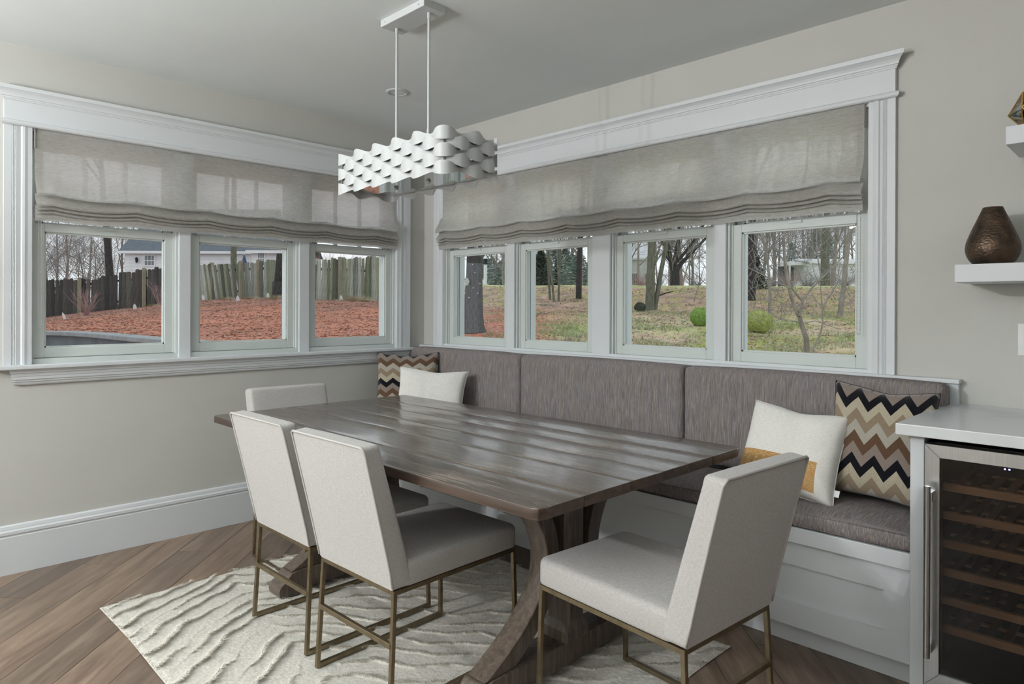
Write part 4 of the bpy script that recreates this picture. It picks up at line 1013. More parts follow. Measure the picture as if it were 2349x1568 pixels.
while t < -.165:
    dark = t < -.475; v = 26 - 1.5 * sm(-.7, -.3, t); wpx = (9.2 if dark else 6.3) * rf.uniform(.85, 1.15); wd = wpx * v / 1542.35
    zb = gz(t, v) - .06; zt_ = CAM[2] + (710 - pl(t, top)) * v / 1542.35 + rf.uniform(-.05, .04); h_ = round((zt_ - zb) * 10) / 10 + .0
    key = (dark, round(h_, 1)); 
    if key not in md_:
        md_[key] = pickmesh(.150 if dark else .088, h_, 0 if dark else 1); md_[key].materials.append(m_pick_d if dark else m_pick_g)
    o = bpy.data.objects.new('picket', md_[key]); COL.objects.link(o); o.parent = FN
    x, y = yard(t, v); o.location = Vector((x, y, zt_ - h_)) - o0
    lean = rf.gauss(0, .012); 
    if -.47 < t < -.36: lean += .13 * sm(-.36, -.43, t)
    o.rotation_euler = (rf.gauss(0, .01), -lean if False else lean * -1, math.atan2(RYy, RXx) + .04); o.scale = (wd / (.150 if dark else .088) * (1.04 if dark else 1.06), 1, 1); o.location.y += rf.uniform(-.012, .012)
    t += wpx / 1542.35
for pa, pb in ((60, 650), (650, 905)):
    for zf_ in (.35, 1.15):
        g = G(); pts = []
        for k in range(13):
            px = pa + (pb - pa) * k / 12; tt_ = T_(px); v = 26 - 1.5 * sm(-.7, -.3, tt_) + .09; x, y = yard(tt_, v); pts.append((x - o0.x, y - o0.y, gz(tt_, v) + zf_ - o0.z))
        for a, b in zip(pts, pts[1:]): g.beam(a, b, .05, .08)
        obj('fence_rail', g, m_pick_d, FN)
for px, dz in ((182, .02), (330, .04), (486, .06), (552, .07), (592, .06), (780, .03)):
    t = T_(px); v = 26 - 1.5 * sm(-.7, -.3, t) - .10 * (px < 400); x, y = yard(t, v); zt_ = CAM[2] + (710 - pl(t, top)) * v / 1542.35 + dz; zb = gz(t, v) - .05
    g = G(); g.box(-.055, .055, -.055, .055, zb - o0.z, zt_ - o0.z); obj('fence_post', g, m_fpost, FN, loc=(x - o0.x, y - o0.y, 0))

# ---- trees
def tree_geo(seed, h, r, n_main=3, lv=3, spread=.55, lean=(0, 0), fork=.45, twig=1.0, gnarl=.12, minr=.006, root=.0, split=(3, 5)):
    rr = random.Random(seed); g = G(); tw = G()
    def limb(p, d, L, r0, lev):
        n = 5 if lev == 0 else (4 if lev < 2 else 3); pts = [p.copy()]; dd = d.normalized(); rad = [r0]
        for i in range(n):
            dd = (dd + Vector((rr.gauss(0, gnarl), rr.gauss(0, gnarl), rr.gauss(0, gnarl * .5) + .04 * lev)) * (1 if lev else .35)).normalized()
            pts.append(pts[-1] + dd * L / n); rad.append(max(minr, r0 * (1 - .55 * (i + 1) / n)))
        if lev == 0 and root: e_ = pts[1] - p; u_ = e_.normalized(); pts[1:1] = [p + u_ * .16, p + u_ * .34, p + u_ * .75]; rad = [r0 * (1 + root), r0 * (1 + root * .75), r0 * (1 + root * .32), r0 * (1 + root * .08)] + rad[1:]
        (g if r0 > .03 else tw).tube(pts, rad, 9 if r0 > .12 else (6 if r0 > .04 else (4 if r0 > .015 else 3)), False)
        if lev >= lv: return
        k = rr.randint(*split) + (1 if lev == 0 else 0)
        for j in range(int(k * (1 if lev == 0 else twig) + .5)):
            f = fork + (1 - fork) * (j + rr.random() * .6) / max(1, k); f = min(.98, f); q = f * n; i = min(n - 1, int(q)) + (3 if root and not lev else 0); q += 3 if root and not lev else 0; pos = pts[i].lerp(pts[i + 1], min(1, q - i))
            a = rr.uniform(0, 2 * PI); t_ = (pts[i + 1] - pts[i]).normalized(); o_ = t_.orthogonal().normalized(); o_.rotate(Matrix.Rotation(a, 3, t_)); sp = spread * rr.uniform(.7, 1.4)
            nd = (t_ * math.cos(sp) + o_ * math.sin(sp)).normalized(); limb(pos, nd, L * rr.uniform(.45, .7), rad[min(i, len(rad) - 1)] * rr.uniform(.42, .62), lev + 1)
    limb(Vector((0, 0, -.1)), Vector((lean[0], lean[1], 1)), h, r, 0)
    return g, tw
def mesh_fast(name, g):
    me = bpy.data.meshes.new(name); me.from_pydata(g.v, [], g.f); me.polygons.foreach_set('use_smooth', [True] * len(me.polygons)); return me
def tree(name, px, v, label, group, mb, mt, **kw):
    p = at(px, v, -.05); T = empty(name, p, label=label, cat='tree', group=group); g, tw = tree_geo(**kw)
    obj('trunk', mesh_fast('trunk', g), mb, T)
    if tw.v: obj('branches', mesh_fast('branches', tw), mt, T)['kind'] = 'stuff'
    return T
R2 = (RXx, RYy)
def ln(a, b=0): return (a * RXx + b * FX, a * RYy + b * FY)
gY = 'trees in the yard seen from the window'
tree('tree', 1083, 17.6, 'thick dark trunk seen through the pane nearest the room corner', gY, m_bark, m_bark, seed=1, h=7.5, r=.245, lv=2, root=.75, fork=.6, spread=.8, gnarl=.05)
tree('tree', 1262, 27, 'thin bent sapling left of the pair in the second pane over the bench', gY, m_bark_g, m_twig, seed=21, h=6.5, r=.055, lv=2, lean=ln(-.10), fork=.7, gnarl=.09)
tree('tree', 1272, 26.4, 'thin leaning sapling, right of the crossing pair in the second pane', gY, m_bark_g, m_twig, seed=23, h=6.5, r=.05, lv=2, lean=ln(-.13), fork=.7, gnarl=.07)
tree('tree', 1281, 26.6, 'slender straight sapling in the middle of the second pane over the bench', gY, m_bark_g, m_twig, seed=22, h=6.8, r=.048, lv=2, lean=ln(.02), fork=.7, gnarl=.05)
tree('tree', 1327, 27.2, 'dark medium trunk at the right of the second pane over the bench', gY, m_bark, m_twig, seed=24, h=8, r=.125, lv=2, lean=ln(.03), fork=.7, gnarl=.03)
tree('tree', 1490, 24.5, 'mossy green thick straight trunk in the third pane over the bench', gY, m_bark_g, m_twig, seed=25, h=9, r=.165, lv=2, lean=ln(.03), fork=.75, gnarl=.02, root=.15)
tree('tree', 1500, 24.6, 'mossy trunk leaning right beside the thick straight one in the third pane', gY, m_bark_g, m_twig, seed=26, h=8, r=.10, lv=2, lean=ln(.17), fork=.75, gnarl=.03)
def limb_tree(px, v, label, grp, m_, mt, polys, twn, seed):
    p = at(px, v, -.05); T = empty('tree', p, label=label, cat='tree', group=grp); g = G(); tw = G(); rr = random.Random(seed); tips = []
    for pts, ra, rb, dv in polys:
        P = []
        for i, (a_, b_) in enumerate(pts): t = T_(a_); x, y = yard(t, v + dv * i); P.append(Vector((x, y, CAM[2] + (710 - b_) * (v + dv * i) / 1542.35)) - p)
        n = len(P); k = v / 1542.35; g.tube(P, [(ra + (rb - ra) * i / (n - 1)) * k for i in range(n)], 8, False)
        for j in range(twn):
            i = rr.randint(1, n - 1); q = P[i].lerp(P[i - 1], rr.random()); d = ((P[i] - P[i - 1]).normalized() + Vector((rr.gauss(0, .6), rr.gauss(0, .6), rr.gauss(.1, .4)))).normalized(); L = rr.uniform(.5, 1.8); Q = [q]
            for _ in range(4): d = (d + Vector((rr.gauss(0, .15), rr.gauss(0, .15), rr.gauss(.03, .12)))).normalized(); Q.append(Q[-1] + d * L / 4)
            tw.tube(Q, [.035, .028, .02, .014, .009], 3, False)
            for _ in range(3): q2 = Q[rr.randint(1, 3)]; e = (d + Vector((rr.gauss(0, .6), rr.gauss(0, .6), rr.gauss(0, .4)))).normalized(); tw.tube([q2, q2 + e * L * .3, q2 + e * L * .5 + Vector((0, 0, .1))], [.016, .012, .008], 3, False)
    obj('trunk', mesh_fast('trunk', g), m_, T); obj('branches', mesh_fast('branches', tw), mt, T)['kind'] = 'stuff'
limb_tree(1548, 36, 'big dark trunk forking into spreading limbs on the grassy crest', gY, m_bark, m_twig, [([(1548, 660), (1548, 635), (1547, 612)], 11.5, 10, 0), ([(1543, 620), (1538, 595), (1533, 570), (1527, 540), (1520, 490), (1515, 430)], 6, 2, -.05), ([(1547, 618), (1549, 590), (1554, 560), (1558, 530), (1560, 480), (1566, 420)], 6, 2.5, .05), ([(1552, 618), (1562, 605), (1578, 588), (1595, 570), (1612, 553), (1640, 520), (1660, 470)], 5.5, 2, .1), ([(1553, 600), (1570, 580), (1585, 560), (1602, 538), (1615, 510), (1640, 460)], 4, 1.5, -.1), ([(1540, 606), (1530, 590), (1524, 565), (1512, 545), (1500, 510)], 3.5, 1.5, 0)], 14, 4)
tree('tree', 1722, 27, 'dark trunk at the left edge of the fourth pane over the bench', gY, m_bark, m_twig, seed=31, h=9, r=.20, lv=2, fork=.5, gnarl=.03)
tree('tree', 1893, 37, 'trunk standing in front of the white outbuilding', gY, m_bark_g, m_twig, seed=32, h=8, r=.26, lv=3, fork=.5, gnarl=.05, lean=ln(-.02))
tree('tree', 1925, 23, 'leaning pale sapling at the right of the fourth pane', gY, m_bark_l, m_twig, seed=34, h=6, r=.10, lv=3, fork=.5, lean=ln(.16), gnarl=.06)
tree('tree', 1765, 23.5, 'crooked grey sapling on the bank in the fourth pane', gY, m_bark_l, m_twig, seed=35, h=4.2, r=.065, lv=3, fork=.4, lean=ln(.10), gnarl=.12)
tree('tree', 258, 33, 'thin dark trunk rising behind the dark end of the fence', gY, m_bark, m_twig, seed=38, h=9, r=.20, lv=2, fork=.7, gnarl=.03, lean=ln(-.06))
tree('tree', 535, 30, 'mossy trunk behind the fence in front of the slate roof', gY, m_bark_g, m_twig, seed=39, h=9, r=.15, lv=1, fork=.8, gnarl=.02)
tree('tree', 640, 23.9, 'very dark broad trunk standing against the fence', gY, m_bark, m_bark, seed=40, h=1.75, r=.22, lv=0, gnarl=.01, root=.3)
# the bare multi-stemmed little tree close to the fourth pane
p = at(1855, 13.6, -.02); T = empty('tree', p, label='bare multi-branched young tree close behind the fourth pane over the bench', cat='tree', group=gY)
def pv(px, py, v): t = T_(px); x, y = yard(t, v); return Vector((x, y, CAM[2] + (710 - py) * v / 1542.35)) - p
g = G(); tw = G()
def br(pts, r0, r1, v=13.6, dv=0):
    n = len(pts); P = [pv(a, b, v + dv * i) for i, (a, b) in enumerate(pts)]; gg = g if r0 > .012 else tw
    gg.tube(P, [1.45 * (r0 + (r1 - r0) * i / (n - 1)) for i in range(n)], 7 if r0 > .02 else 5, False); return P
br([(1853, 815), (1850, 775), (1840, 745), (1834, 725), (1827, 712), (1815, 680), (1806, 640), (1800, 600), (1797, 560), (1800, 520), (1803, 470), (1800, 420)], .040, .010)
br([(1834, 725), (1840, 700), (1842, 688), (1862, 660), (1884, 638), (1912, 610), (1945, 575), (1975, 540), (2000, 500)], .020, .006, 13.5, .05)
br([(1840, 690), (1820, 665), (1808, 648), (1802, 625)], .014, .008)
br([(1884, 638), (1877, 600), (1872, 560), (1873, 500), (1870, 430)], .011, .004, 13.5, .04)
br([(1812, 660), (1785, 648), (1750, 630), (1715, 613), (1685, 600)], .012, .004, 13.5, -.05)
br([(1800, 600), (1780, 575), (1758, 548), (1735, 530), (1710, 500)], .011, .004)
br([(1798, 650), (1785, 635), (1772, 600), (1765, 560), (1770, 520)], .010, .004)
br([(1862, 808), (1880, 770), (1888, 740), (1886, 705), (1884, 680), (1880, 640)], .014, .005, 13.4)
br([(1888, 700), (1905, 675), (1920, 650), (1930, 620), (1945, 600)], .010, .004, 13.4)
br([(1832, 738), (1810, 735), (1780, 727), (1760, 715)], .008, .003, 13.5)
br([(1842, 740), (1870, 735), (1900, 745), (1930, 755)], .008, .003, 13.4)
rq = random.Random(77)
for k in range(300):
    a = rq.uniform(0, 1); x0_, y0_ = rq.uniform(1700, 1975), rq.uniform(520, 740); d = rq.uniform(-.9, .9) - PI / 2 if rq.random() < .6 else rq.uniform(-PI, 0); L = rq.uniform(18, 60)
    pts = [(x0_, y0_)]; 
    for i in range(3): d += rq.gauss(0, .2); pts.append((pts[-1][0] + math.cos(d) * L / 3, pts[-1][1] + math.sin(d) * L / 3))
    vv = 13.6 + rq.uniform(-.5, .9); P = [pv(a_, b_, vv) for a_, b_ in pts]; tw.tube(P, [.0075, .006, .005, .003], 3, False)
obj('trunk', mesh_fast('trunk', g), m_bark_l, T); obj('branches', mesh_fast('branches', tw), m_twig, T)['kind'] = 'stuff'

# woodland: a few tree shapes copied around, each copy a tree of its own
protos = []
for s_ in range(5):
    g, tw = tree_geo(seed=100 + s_, h=8.5 + s_ * .5, r=.085 + .018 * s_, lv=4, fork=.14, spread=.72, gnarl=.16, minr=.009, split=(3, 5), twig=1.15)
    protos.append((mesh_fast('trunk', g), mesh_fast('branches', tw))); protos[-1][0].materials.append(m_bark_l); protos[-1][1].materials.append(m_twig)  # pale bark and twigs stand in for haze on these far trees
rw = random.Random(31)
def woods(n, pa, pb, va, vb, label, group, sc=(.8, 1.2)):
    for i in range(n):
        a, b = protos[rw.randrange(5)]; px = pa + (pb - pa) * (i + rw.random()) / n; v = rw.uniform(va, vb); p = at(px, v, -.1)
        T = empty('woodland_tree', p, rw.uniform(0, 6.28), label, 'tree', group); k = rw.uniform(*sc); T.scale = (k, k, k * rw.uniform(.9, 1.1))
        for nm_, m_ in (('trunk', a), ('branches', b)): o = bpy.data.objects.new(nm_, m_); COL.objects.link(o); o.parent = T; 
        o['kind'] = 'stuff'
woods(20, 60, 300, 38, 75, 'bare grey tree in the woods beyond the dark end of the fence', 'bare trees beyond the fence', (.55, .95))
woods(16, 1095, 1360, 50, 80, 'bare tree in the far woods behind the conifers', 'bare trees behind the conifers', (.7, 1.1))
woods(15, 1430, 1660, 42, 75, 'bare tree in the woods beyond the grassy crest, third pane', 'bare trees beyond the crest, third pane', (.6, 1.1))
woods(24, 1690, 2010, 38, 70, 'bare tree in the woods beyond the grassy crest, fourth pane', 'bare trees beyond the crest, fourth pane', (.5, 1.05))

def conifer(seed, h, r, dens, col):
    rr = random.Random(seed); vs = []; fs = []
    for k in range(dens):
        f = rr.random() ** .8; z = h * (.06 + .94 * f); R0 = r * (1 - f) ** .75 + .05; a = rr.uniform(0, 6.283); rad = R0 * rr.uniform(.25, 1.05); s = rr.uniform(.10, .28) * (1.2 - .5 * f)
        c_ = Vector((rad * math.cos(a), rad * math.sin(a), z - rad * .18)); d = Vector((math.cos(a + rr.gauss(0, .5)), math.sin(a + rr.gauss(0, .5)), rr.uniform(-.5, .25))).normalized(); q = d.cross(Vector((0, 0, 1))).normalized() * s * .42; q.rotate(Matrix.Rotation(rr.uniform(-1.5, 1.5), 3, d)); u = q.cross(d).normalized() * s * .12
        b = len(vs); vs += [c_ - d * s * .5 + q * .4, c_ - d * s * .5 - q * .4, c_ + d * s * .1 - q + u, c_ + d * s * .1 + q - u, c_ + d * s]; fs += [(b, b + 1, b + 2, b + 3), (b + 3, b + 2, b + 4)]
    me = bpy.data.meshes.new('foliage'); me.from_pydata([tuple(v) for v in vs], [], fs); me.materials.append(col); return me
cm = [conifer(1, 8, 1.9, 2300, m_pine_haze), conifer(2, 5.5, 1.9, 5200, m_spruce)]
tm = mesh_fast('trunk', G().tube([(0, 0, -.2), (0, 0, 3), (0, 0, 6.5)], [.16, .11, .03], 7)); tm.materials.append(m_bark)
tm2 = mesh_fast('trunk', G().tube([(0, 0, -.2), (0, 0, 2), (0, 0, 4.6)], [.14, .09, .02], 7)); tm2.materials.append(m_bark)
def con(px, v, k, sc, label, group, wide=1.0):
    T = empty('conifer', at(px, v, -.1), rw.uniform(0, 6), label, 'tree', group); T.scale = (sc * wide, sc * wide, sc)
    for nm_, m_ in (('foliage', cm[k]), ('trunk', (tm, tm2)[k])): o = bpy.data.objects.new(nm_, m_); COL.objects.link(o); o.parent = T; (nm_ == 'foliage') and o.__setitem__('kind', 'stuff')
con(1240, 45, 1, .52, 'dark broad spruce behind the saplings in the second pane', 'conifers beyond the grass'); 
con(1163, 62, 1, .42, 'dark green shrubby conifer right of the lamp post in the first pane', 'conifers beyond the grass')
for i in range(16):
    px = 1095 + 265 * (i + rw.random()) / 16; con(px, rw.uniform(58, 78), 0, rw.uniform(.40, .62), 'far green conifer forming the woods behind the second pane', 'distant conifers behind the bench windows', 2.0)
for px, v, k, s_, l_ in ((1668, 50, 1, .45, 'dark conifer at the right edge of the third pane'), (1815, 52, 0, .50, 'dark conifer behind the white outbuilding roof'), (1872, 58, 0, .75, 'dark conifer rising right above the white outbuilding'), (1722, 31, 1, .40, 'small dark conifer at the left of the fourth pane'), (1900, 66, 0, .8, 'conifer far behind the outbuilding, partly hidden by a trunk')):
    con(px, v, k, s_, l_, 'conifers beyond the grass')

# rounded and dry shrubs
def leafball(seed, r, h, n, s):
    rr = random.Random(seed); vs, fs = [], []
    for k in range(n):
        d = Vector((rr.gauss(0, 1), rr.gauss(0, 1), rr.gauss(0, 1))).normalized(); lump = 1 + .10 * noise.noise(d * 2.3 + Vector((seed, 0, 0))); rad = rr.uniform(.88, 1.0) * lump
        c_ = Vector((d.x * r * rad, d.y * r * rad, h / 2 + d.z * h / 2 * rad)); o_ = (d + Vector((rr.gauss(0, .5), rr.gauss(0, .5), rr.gauss(0, .5)))).normalized(); q = o_.orthogonal().normalized(); q.rotate(Matrix.Rotation(rr.uniform(0, 6), 3, o_)); u = o_.cross(q)
        b = len(vs); vs += [c_ - q * s, c_ + u * s * .5, c_ + q * s, c_ - u * s * .5]; fs.append((b, b + 1, b + 2, b + 3))
    for k in range(1):   # solid dark core
        g = G(); g.lathe([(.001, h * .06), (r * .6, h * .12), (r * .84, h * .38), (r * .84, h * .62), (r * .6, h * .86), (.001, h * .93)], (0, 0, 0), 12); b = len(vs); vs += [Vector(v) for v in g.v]; fs += [tuple(i + b for i in f) for f in g.f]
    me = bpy.data.meshes.new('leaves'); me.from_pydata([tuple(v) for v in vs], [], fs); return me
for px, v, r, h, m_, lb in ((1605, 20, .28, .58, m_box, 'neatly rounded green boxwood ball in the third pane over the bench'), (1741, 18.2, .37, .66, m_box2, 'yellow-green rounded shrub in the fourth pane over the bench'), (1468, 24, .20, .36, m_spruce, 'small dark shrub left of the mossy trunks')):
    T = empty('round_shrub', at(px, v, -.03), label=lb, cat='shrub', group='rounded shrubs on the lawn'); o = obj('leaves', leafball(px, r, h, 8000, .0135), m_, T); o['kind'] = 'stuff'
    obj('stem', G().tube([(0, 0, -.05), (0, 0, h * .4)], .02, 6), m_bark, T)
def twigbush(name, px, v, h, sp, n, m_, lb, seed, grp='bare shrubs in the yard'):
    rr = random.Random(seed); g = G()
    for k in range(n):
        a = rr.uniform(0, 6.28); d = Vector((math.cos(a) * sp * rr.random(), math.sin(a) * sp * rr.random(), 1)).normalized(); L = h * rr.uniform(.6, 1); p0 = Vector((d.x * .04, d.y * .04, -.03)); P = [p0]
        for i in range(4): d = (d + Vector((rr.gauss(0, .12), rr.gauss(0, .12), 0))).normalized(); P.append(P[-1] + d * L / 4)
        g.tube(P, [.007, .0055, .004, .003, .0015], 3, False)
        for j in range(3):
            q = P[rr.randint(1, 3)]; e = (d + Vector((rr.gauss(0, .6), rr.gauss(0, .6), .1))).normalized(); g.tube([q, q + e * L * .3], [.003, .0012], 3, False)
    T = empty(name, at(px, v), label=lb, cat='shrub', group=grp); obj('twigs', mesh_fast('twigs', g), m_, T)['kind'] = 'stuff'
twigbush('bare_shrub', 198, 21.5, 1.05, .6, 40, m_redtwig, 'bare red-twigged shrub in front of the dark fence', 1)
twigbush('bare_shrub', 365, 24.5, 1.1, .5, 26, m_redtwig, 'faint red-twigged shrub at the right edge of the first left pane', 2)
twigbush('bare_shrub', 1296, 13.2, .62, .5, 34, m_twig, 'thin bare shrub left of two, low in the second pane over the bench', 3)
twigbush('bare_shrub', 1322, 13.2, .62, .5, 34, m_twig, 'thin bare shrub right of two, low in the second pane over the bench', 4)
for i, px in enumerate((740, 790, 845)): twigbush('red_bush', px, 28, 2.35, .9, 240, m_redtwig, 'reddish bare bush behind the fence, seen in the rightmost left-wall pane', 20 + i, 'red bushes behind the fence')
for i in range(14): twigbush('underbrush', 1425 + 555 * i / 13, 39 + (i % 3), 1.5, 1.6, 90, m_redtwig if i % 2 else m_twig, 'low brown underbrush at the edge of the woods beyond the crest', 40 + i, 'underbrush beyond the crest')

# pale stick propped on the crest, fallen branches
def stick(px0, y0_, px1, y1_, v, r, m_, lb, grp=None):
    def q(px, py): t = T_(px); x, y = yard(t, v); return Vector((x, y, CAM[2] + (710 - py) * v / 1542.35))
    a, b = q(px0, y0_), q(px1, y1_); g = G(); g.tube([Vector((0, 0, 0)), (b - a) * .5 + Vector((0, 0, .02)), b - a], [r, r * .85, r * .5], 6); tag(obj('fallen_branch', g, m_, loc=a), lb, 'branch', grp)
stick(1565, 653, 1590, 567, 33.2, .035, m_bark_l, 'pale bare pole leaning on the crest in the third pane'); stick(1226, 700, 1288, 702, 25.6, .028, m_bark_l, 'pale fallen branch lying at the foot of the saplings')
stick(1512, 678, 1545, 668, 27.5, .03, m_bark, 'dark fallen branch on the bank right of the mossy trunks'); stick(1592, 693, 1616, 608, 26, .022, m_bark_l, 'thin grey stem standing on the bank above the boxwood ball')

# leaves and grass on the ground (uncountable)
rl = np.random.default_rng(5); vs, fs = [], []
for k in range(15000):
    t = rl.uniform(-.06, .56); v = rl.uniform(12, 32) ; x, y = yard(t, v); d = noise.noise(Vector((x * .6, y * .6, 4)))
    if d < -.12 and rl.random() < .8: continue
    if t < .12 and v < 23 and rl.random() < .75: continue
    z = gz(t, v); s = rl.uniform(.025, .055); a = rl.uniform(0, 6.28); h1, h2 = rl.uniform(.0, .04, 2); b = len(vs)
    vs += [(x + math.cos(a) * s, y + math.sin(a) * s, z + .01 + h1), (x - math.sin(a) * s * .6, y + math.cos(a) * s * .6, z + .012), (x - math.cos(a) * s, y - math.sin(a) * s, z + .01 + h2), (x + math.sin(a) * s * .6, y - math.cos(a) * s * .6, z + .02)]; fs.append((b, b + 1, b + 2, b + 3))
me = npmesh('fallen_leaves', np.array(vs), np.array(fs)); o = obj('fallen_leaves', me, simple('leaf_litter', (.24, .135, .08), (.52, .44, .37), 2.5, .9, lo=.4, hi=.6)); tag(o, 'dry brown leaves scattered over the lawn and bank', 'leaves', kind='stuff')
vs, fs = [], []
for k in range(26000):
    t = rl.uniform(-.04, .56); v = rl.uniform(11.5, 24); x, y = yard(t, v); d = noise.noise(Vector((x * .8, y * .8, 9)))
    if v < 25 and d < .05: continue
    z = gz(t, v); h_ = rl.uniform(.04, .12) if v > 25 else rl.uniform(.04, .11); a, e = rl.uniform(0, 6.28), rl.uniform(0, .08); w_ = .008; b = len(vs); wx, wy = RXx * w_, RYy * w_
    vs += [(x - wx, y - wy, z - .01), (x + wx, y + wy, z - .01), (x + math.cos(a) * e, y + math.sin(a) * e, z + h_)]; fs.append((b, b + 1, b + 2))
me = npmesh('lawn_grass', np.array(vs), np.array(fs)); tag(obj('lawn_grass', me, m_grass), 'patchy green grass on the lawn and crest', 'grass', kind='stuff')
# pine-needle mulch chips
vs, fs = [], []
for k in range(22000):
    t = rl.uniform(-.70, .12); v = 7.5 + 17 * rl.random() ** .8; 
    if v < pl(t, WV) + .3: continue
    x, y = yard(t, v); z = gz(t, v); s = rl.uniform(.02, .055); a = rl.uniform(0, 6.28); b = len(vs); ca, sa = math.cos(a), math.sin(a)
    vs += [(x + ca * s, y + sa * s, z + rl.uniform(.004, .02)), (x - sa * .010, y + ca * .010, z + .012), (x - ca * s, y - sa * s, z + .004), (x + sa * .010, y - ca * .010, z + .016)]; fs.append((b, b + 1, b + 2, b + 3))
me = npmesh('mulch', np.array(vs), np.array(fs)); tag(obj('mulch', me, simple('mulch_chips', (.38, .235, .185), (.54, .335, .265), 1.5, .95, lo=.38, hi=.6)), 'orange-brown pine mulch spread below the fence', 'mulch', kind='stuff')

# dry grass clumps, marker flags, grey cover
rg = random.Random(8)
for px, v, s_ in ((818, 23.0, 1.0), (846, 22.5, .5), (636, 22.4, .8), (578, 23, .6), (517, 23.2, .55), (768, 22.8, .4), (352, 23.2, .5)):
    g = G()
    for k in range(int(240 * s_)):
        a = rg.uniform(0, 6.28); r_ = rg.random() * .45 * s_; c_ = Vector((math.cos(a) * r_ * 1.3, math.sin(a) * r_, 0)); e = Vector((math.cos(a) * .16, math.sin(a) * .16, .22 * s_ * (1.2 - r_ / .5 / s_ * .6)))
        b = len(g.v); g.add([c_ + Vector((.012, 0, 0)), c_ - Vector((.012, 0, 0)), c_ + e], [(0, 1, 2)])
    T = empty('grass_clump', at(px, v, -.02), label='dry tan grass clump by the fence, %s' % {818: 'largest, in the rightmost left-wall pane', 846: 'small, just right of the largest', 636: 'below the dark trunk', 578: 'between two white markers', 517: 'left end of the middle pane', 768: 'small, left of the largest', 352: 'near the right edge of the first pane'}[px], cat='grass', group='dry grass clumps by the fence')
    obj('blades', mesh_fast('blades', g), m_straw, T)['kind'] = 'stuff'
for px, v, lb in ((149, 17.5, 'white marker lying on the mulch by the dark fence'), (310, 21.5, 'white marker near the red-twigged shrub, on the mulch'), (467, 22.5, 'white marker at the left end of the middle pane'), (546, 21.8, 'white marker in the centre of the middle pane'), (615, 22.8, 'white marker just left of the dark trunk'), (783, 22.8, 'white marker below the pale fence, rightmost of all')):
    g = G(); g.prism([(-.05, 0), (.05, .02), (.035, .13), (-.02, .19), (-.055, .12)], lambda x, z, q: (x, q, z), -.003, .003); g.tube([(-.05, 0, -.05), (-.05, 0, .06)], .004, 5)
    tag(obj('marker_flag', g, m_siding, loc=at(px, v, .02), rot=(.3, 0, PI / 4 + rg.uniform(-.5, .5))), lb, 'marker', 'white markers in the mulch')
g = G(); g.lathe([(.0001, .26), (.30, .235), (.52, .15), (.62, .04), (.62, -.7)], (0, 0, 0), 28); tag(obj('pool_equipment_cover', g, m_cover, loc=(*yard(T_(712), 7.0), .72), smooth=True), 'pale blue-grey rounded cover just outside the left-wall window', 'cover')

# houses
ang = math.atan2(RYy, RXx)
def house_box(name, label, t0, t1, v, zb, eave, ridge, depth, windows, roofm=None, group=None):
    xa, ya = yard(t0, v); xb, yb = yard(t1, v); L = math.hypot(xb - xa, yb - ya)
    Hh = empty(name, (xa, ya, zb), math.atan2(yb - ya, xb - xa), label, 'building', group)
    e = eave - zb; r = ridge - zb; k = int(e / .2)
    g = G(); g.box(0, L, .02, depth, 0, e); obj('wall', g, m_siding, Hh)
    for i in range(k): g = G(); g.prism([(0, i * e / k), (-.022, i * e / k), (-.004, (i + 1) * e / k), (0, (i + 1) * e / k)], lambda d, z, q: (q, .02 + d, z), 0, L); obj('siding_board', g, m_siding, Hh)
    g = G(); ov = .25; g.prism([(-ov, e - .02), (depth / 2, r), (depth + ov, e - .02), (depth + ov, e + .06), (depth / 2, r + .12), (-ov, e + .06)], lambda d, z, q: (q, d, z), -.25, L + .25); obj('roof', g, roofm or m_roof, Hh)
    g = G(); g.box(-.25, L + .25, -ov - .03, -ov + .02, e - .08, e + .08); obj('gutter', g, m_siding, Hh)
    for wx, wz, ww, wh_ in windows:
        F_ = obj('window', G().box(wx - .07, wx + ww + .07, -.04, .02, wz - .07, wz + wh_ + .07), m_siding, Hh)
        for a in range(3):
            for b in range(2):
                g = G(); pw, ph_ = ww / 3, wh_ / 2; g.box(wx + a * pw + .02, wx + (a + 1) * pw - .02, -.045, -.038, wz + b * ph_ + .02, wz + (b + 1) * ph_ - .02); obj('pane', g, m_win_d, F_)
    return Hh, L
Ha, L = house_box('white_house', 'white sided house with slate roof beyond the fence, seen in the first two left-wall panes', T_(285), T_(577), 40, .6, 4.55, 7.6, 8, [(1.22, 3.18, .58, .60), (2.6, 3.0, .6, .7)])
g = G(); g.lathe([(.0001, .34), (.03, .33), (.10, .26), (.075, .24), (.06, .06), (.02, .0), (.0001, 0)], (.80, -.14, 3.32), 8); g.box(.78, .82, -.14, .0, 3.40, 3.44); obj('wall_lantern', g, m_black, Ha)
Hb, L = house_box('white_annex', 'white gabled annex right of the slate roof, behind the fence', T_(577), T_(668), 37, .6, 4.35, 6.2, 5, [(.35, 3.0, .35, .8)])
house_box('white_outbuilding', 'long white outbuilding beyond the crest, seen through the branches of the fourth pane', T_(1862), T_(1990), 45, 2.4, 4.45, 4.75, 4, [], m_siding)
P0 = yard(T_(1810), 46); g = G(); T = empty('white_porch', (*P0, 2.5), ang, label='open white porch with a flat roof beside the long white outbuilding', cat='porch')
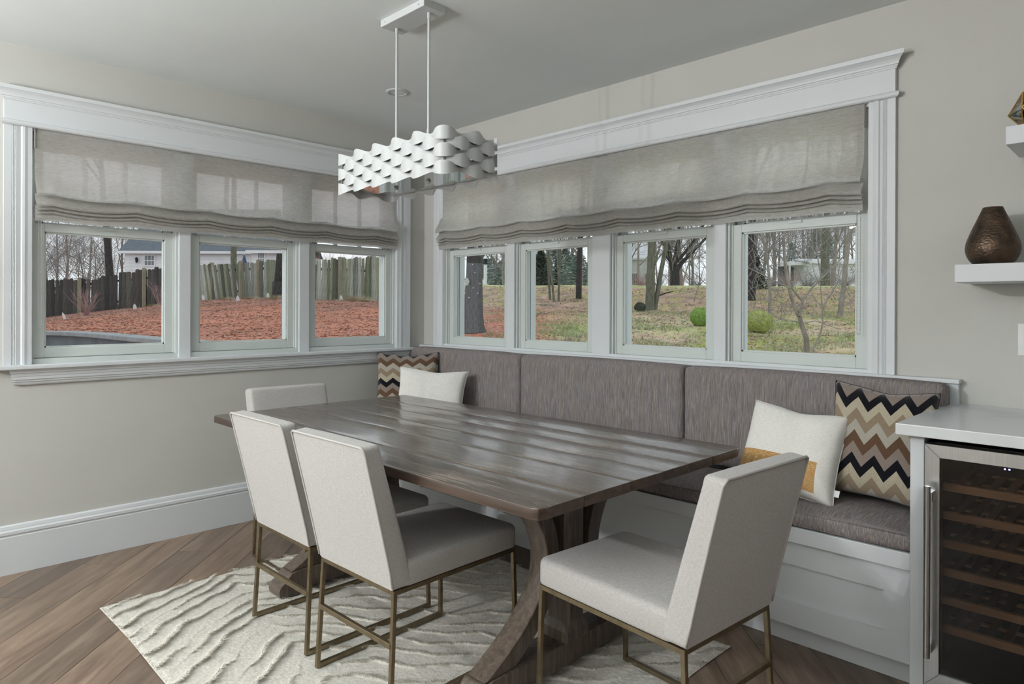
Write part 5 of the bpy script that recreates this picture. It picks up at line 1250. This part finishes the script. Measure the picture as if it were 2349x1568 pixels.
g = G(); g.box(0, 1.65, 0, 2, 1.85, 2.1); obj('roof', g, m_siding, T); g = G(); g.box(0, 1.65, 0, .1, .45, .75); obj('railing', g, m_siding, T)
for xx in (0, 1.55): g = G(); g.box(xx, xx + .1, 0, .1, -.3, 1.86); obj('post', g, m_siding, T)
g = G(); g.box(0, 1.65, 1.9, 2, -.3, 1.86); obj('back_wall', g, m_win_d, T)
house_box('distant_house', 'white house far behind the trees at the left of the third pane', T_(1428), T_(1500), 66, 2.6, 6.2, 8.3, 7, [(.8, .9, .7, 1.3), (2.2, .9, .7, 1.3)], m_siding)
p = Vector((*yard(T_(560), 33), 1.55)); T = empty('patio_umbrella', p, label='closed blue patio umbrella behind the fence', cat='umbrella')
obj('canopy', G().lathe([(.0001, 2.40), (.02, 2.36), (.10, 2.05), (.20, 1.72), (.16, 1.52), (.04, 1.5)], (0, 0, 0), 10), m_umb, T); obj('pole', G().tube([(0, 0, -.1), (0, 0, 2.42)], .025, 8), m_siding, T)
p = at(1113, 45, -.2); T = empty('lamp_post', p, label='white post lantern beyond the grass in the first pane over the bench', cat='lamp post')
obj('post', G().box(-.08, .08, -.08, .08, 0, 1.85), m_siding, T); obj('lantern', G().box(-.09, .09, -.09, .09, 1.87, 2.25), m_black, T); obj('cap', G().lathe([(.17, 2.25), (.05, 2.45), (.0001, 2.52)], (0, 0, 0), 8), m_siding, T)
p = at(1086, 50, -.45); T = empty('parked_car', p, ang, label='white car partly hidden behind the big dark trunk', cat='car')
g = G(); g.prism([(-2.2, .35), (-2.2, .85), (-1.5, 1.0), (-.9, 1.42), (.55, 1.45), (.95, 1.05), (1.0, .95), (1.02, .35)], lambda x, z, q: (x, q, z), 0, 1.7); obj('body', g, m_siding, T, bevel=.06)
for xx in (-1.4, .4): g = G(); g.tube([(xx, -.02, .32), (xx, .2, .32)], .32, 16); obj('wheel', g, m_black, T)
obj('tail_light', G().box(1.0, 1.04, .05, .4, .7, .85), simple('red_tail_light', (.35, .02, .02), None, 5, .4), T); obj('side_window', G().box(-1.0, .5, -.02, .01, 1.02, 1.34), m_win_d, T)
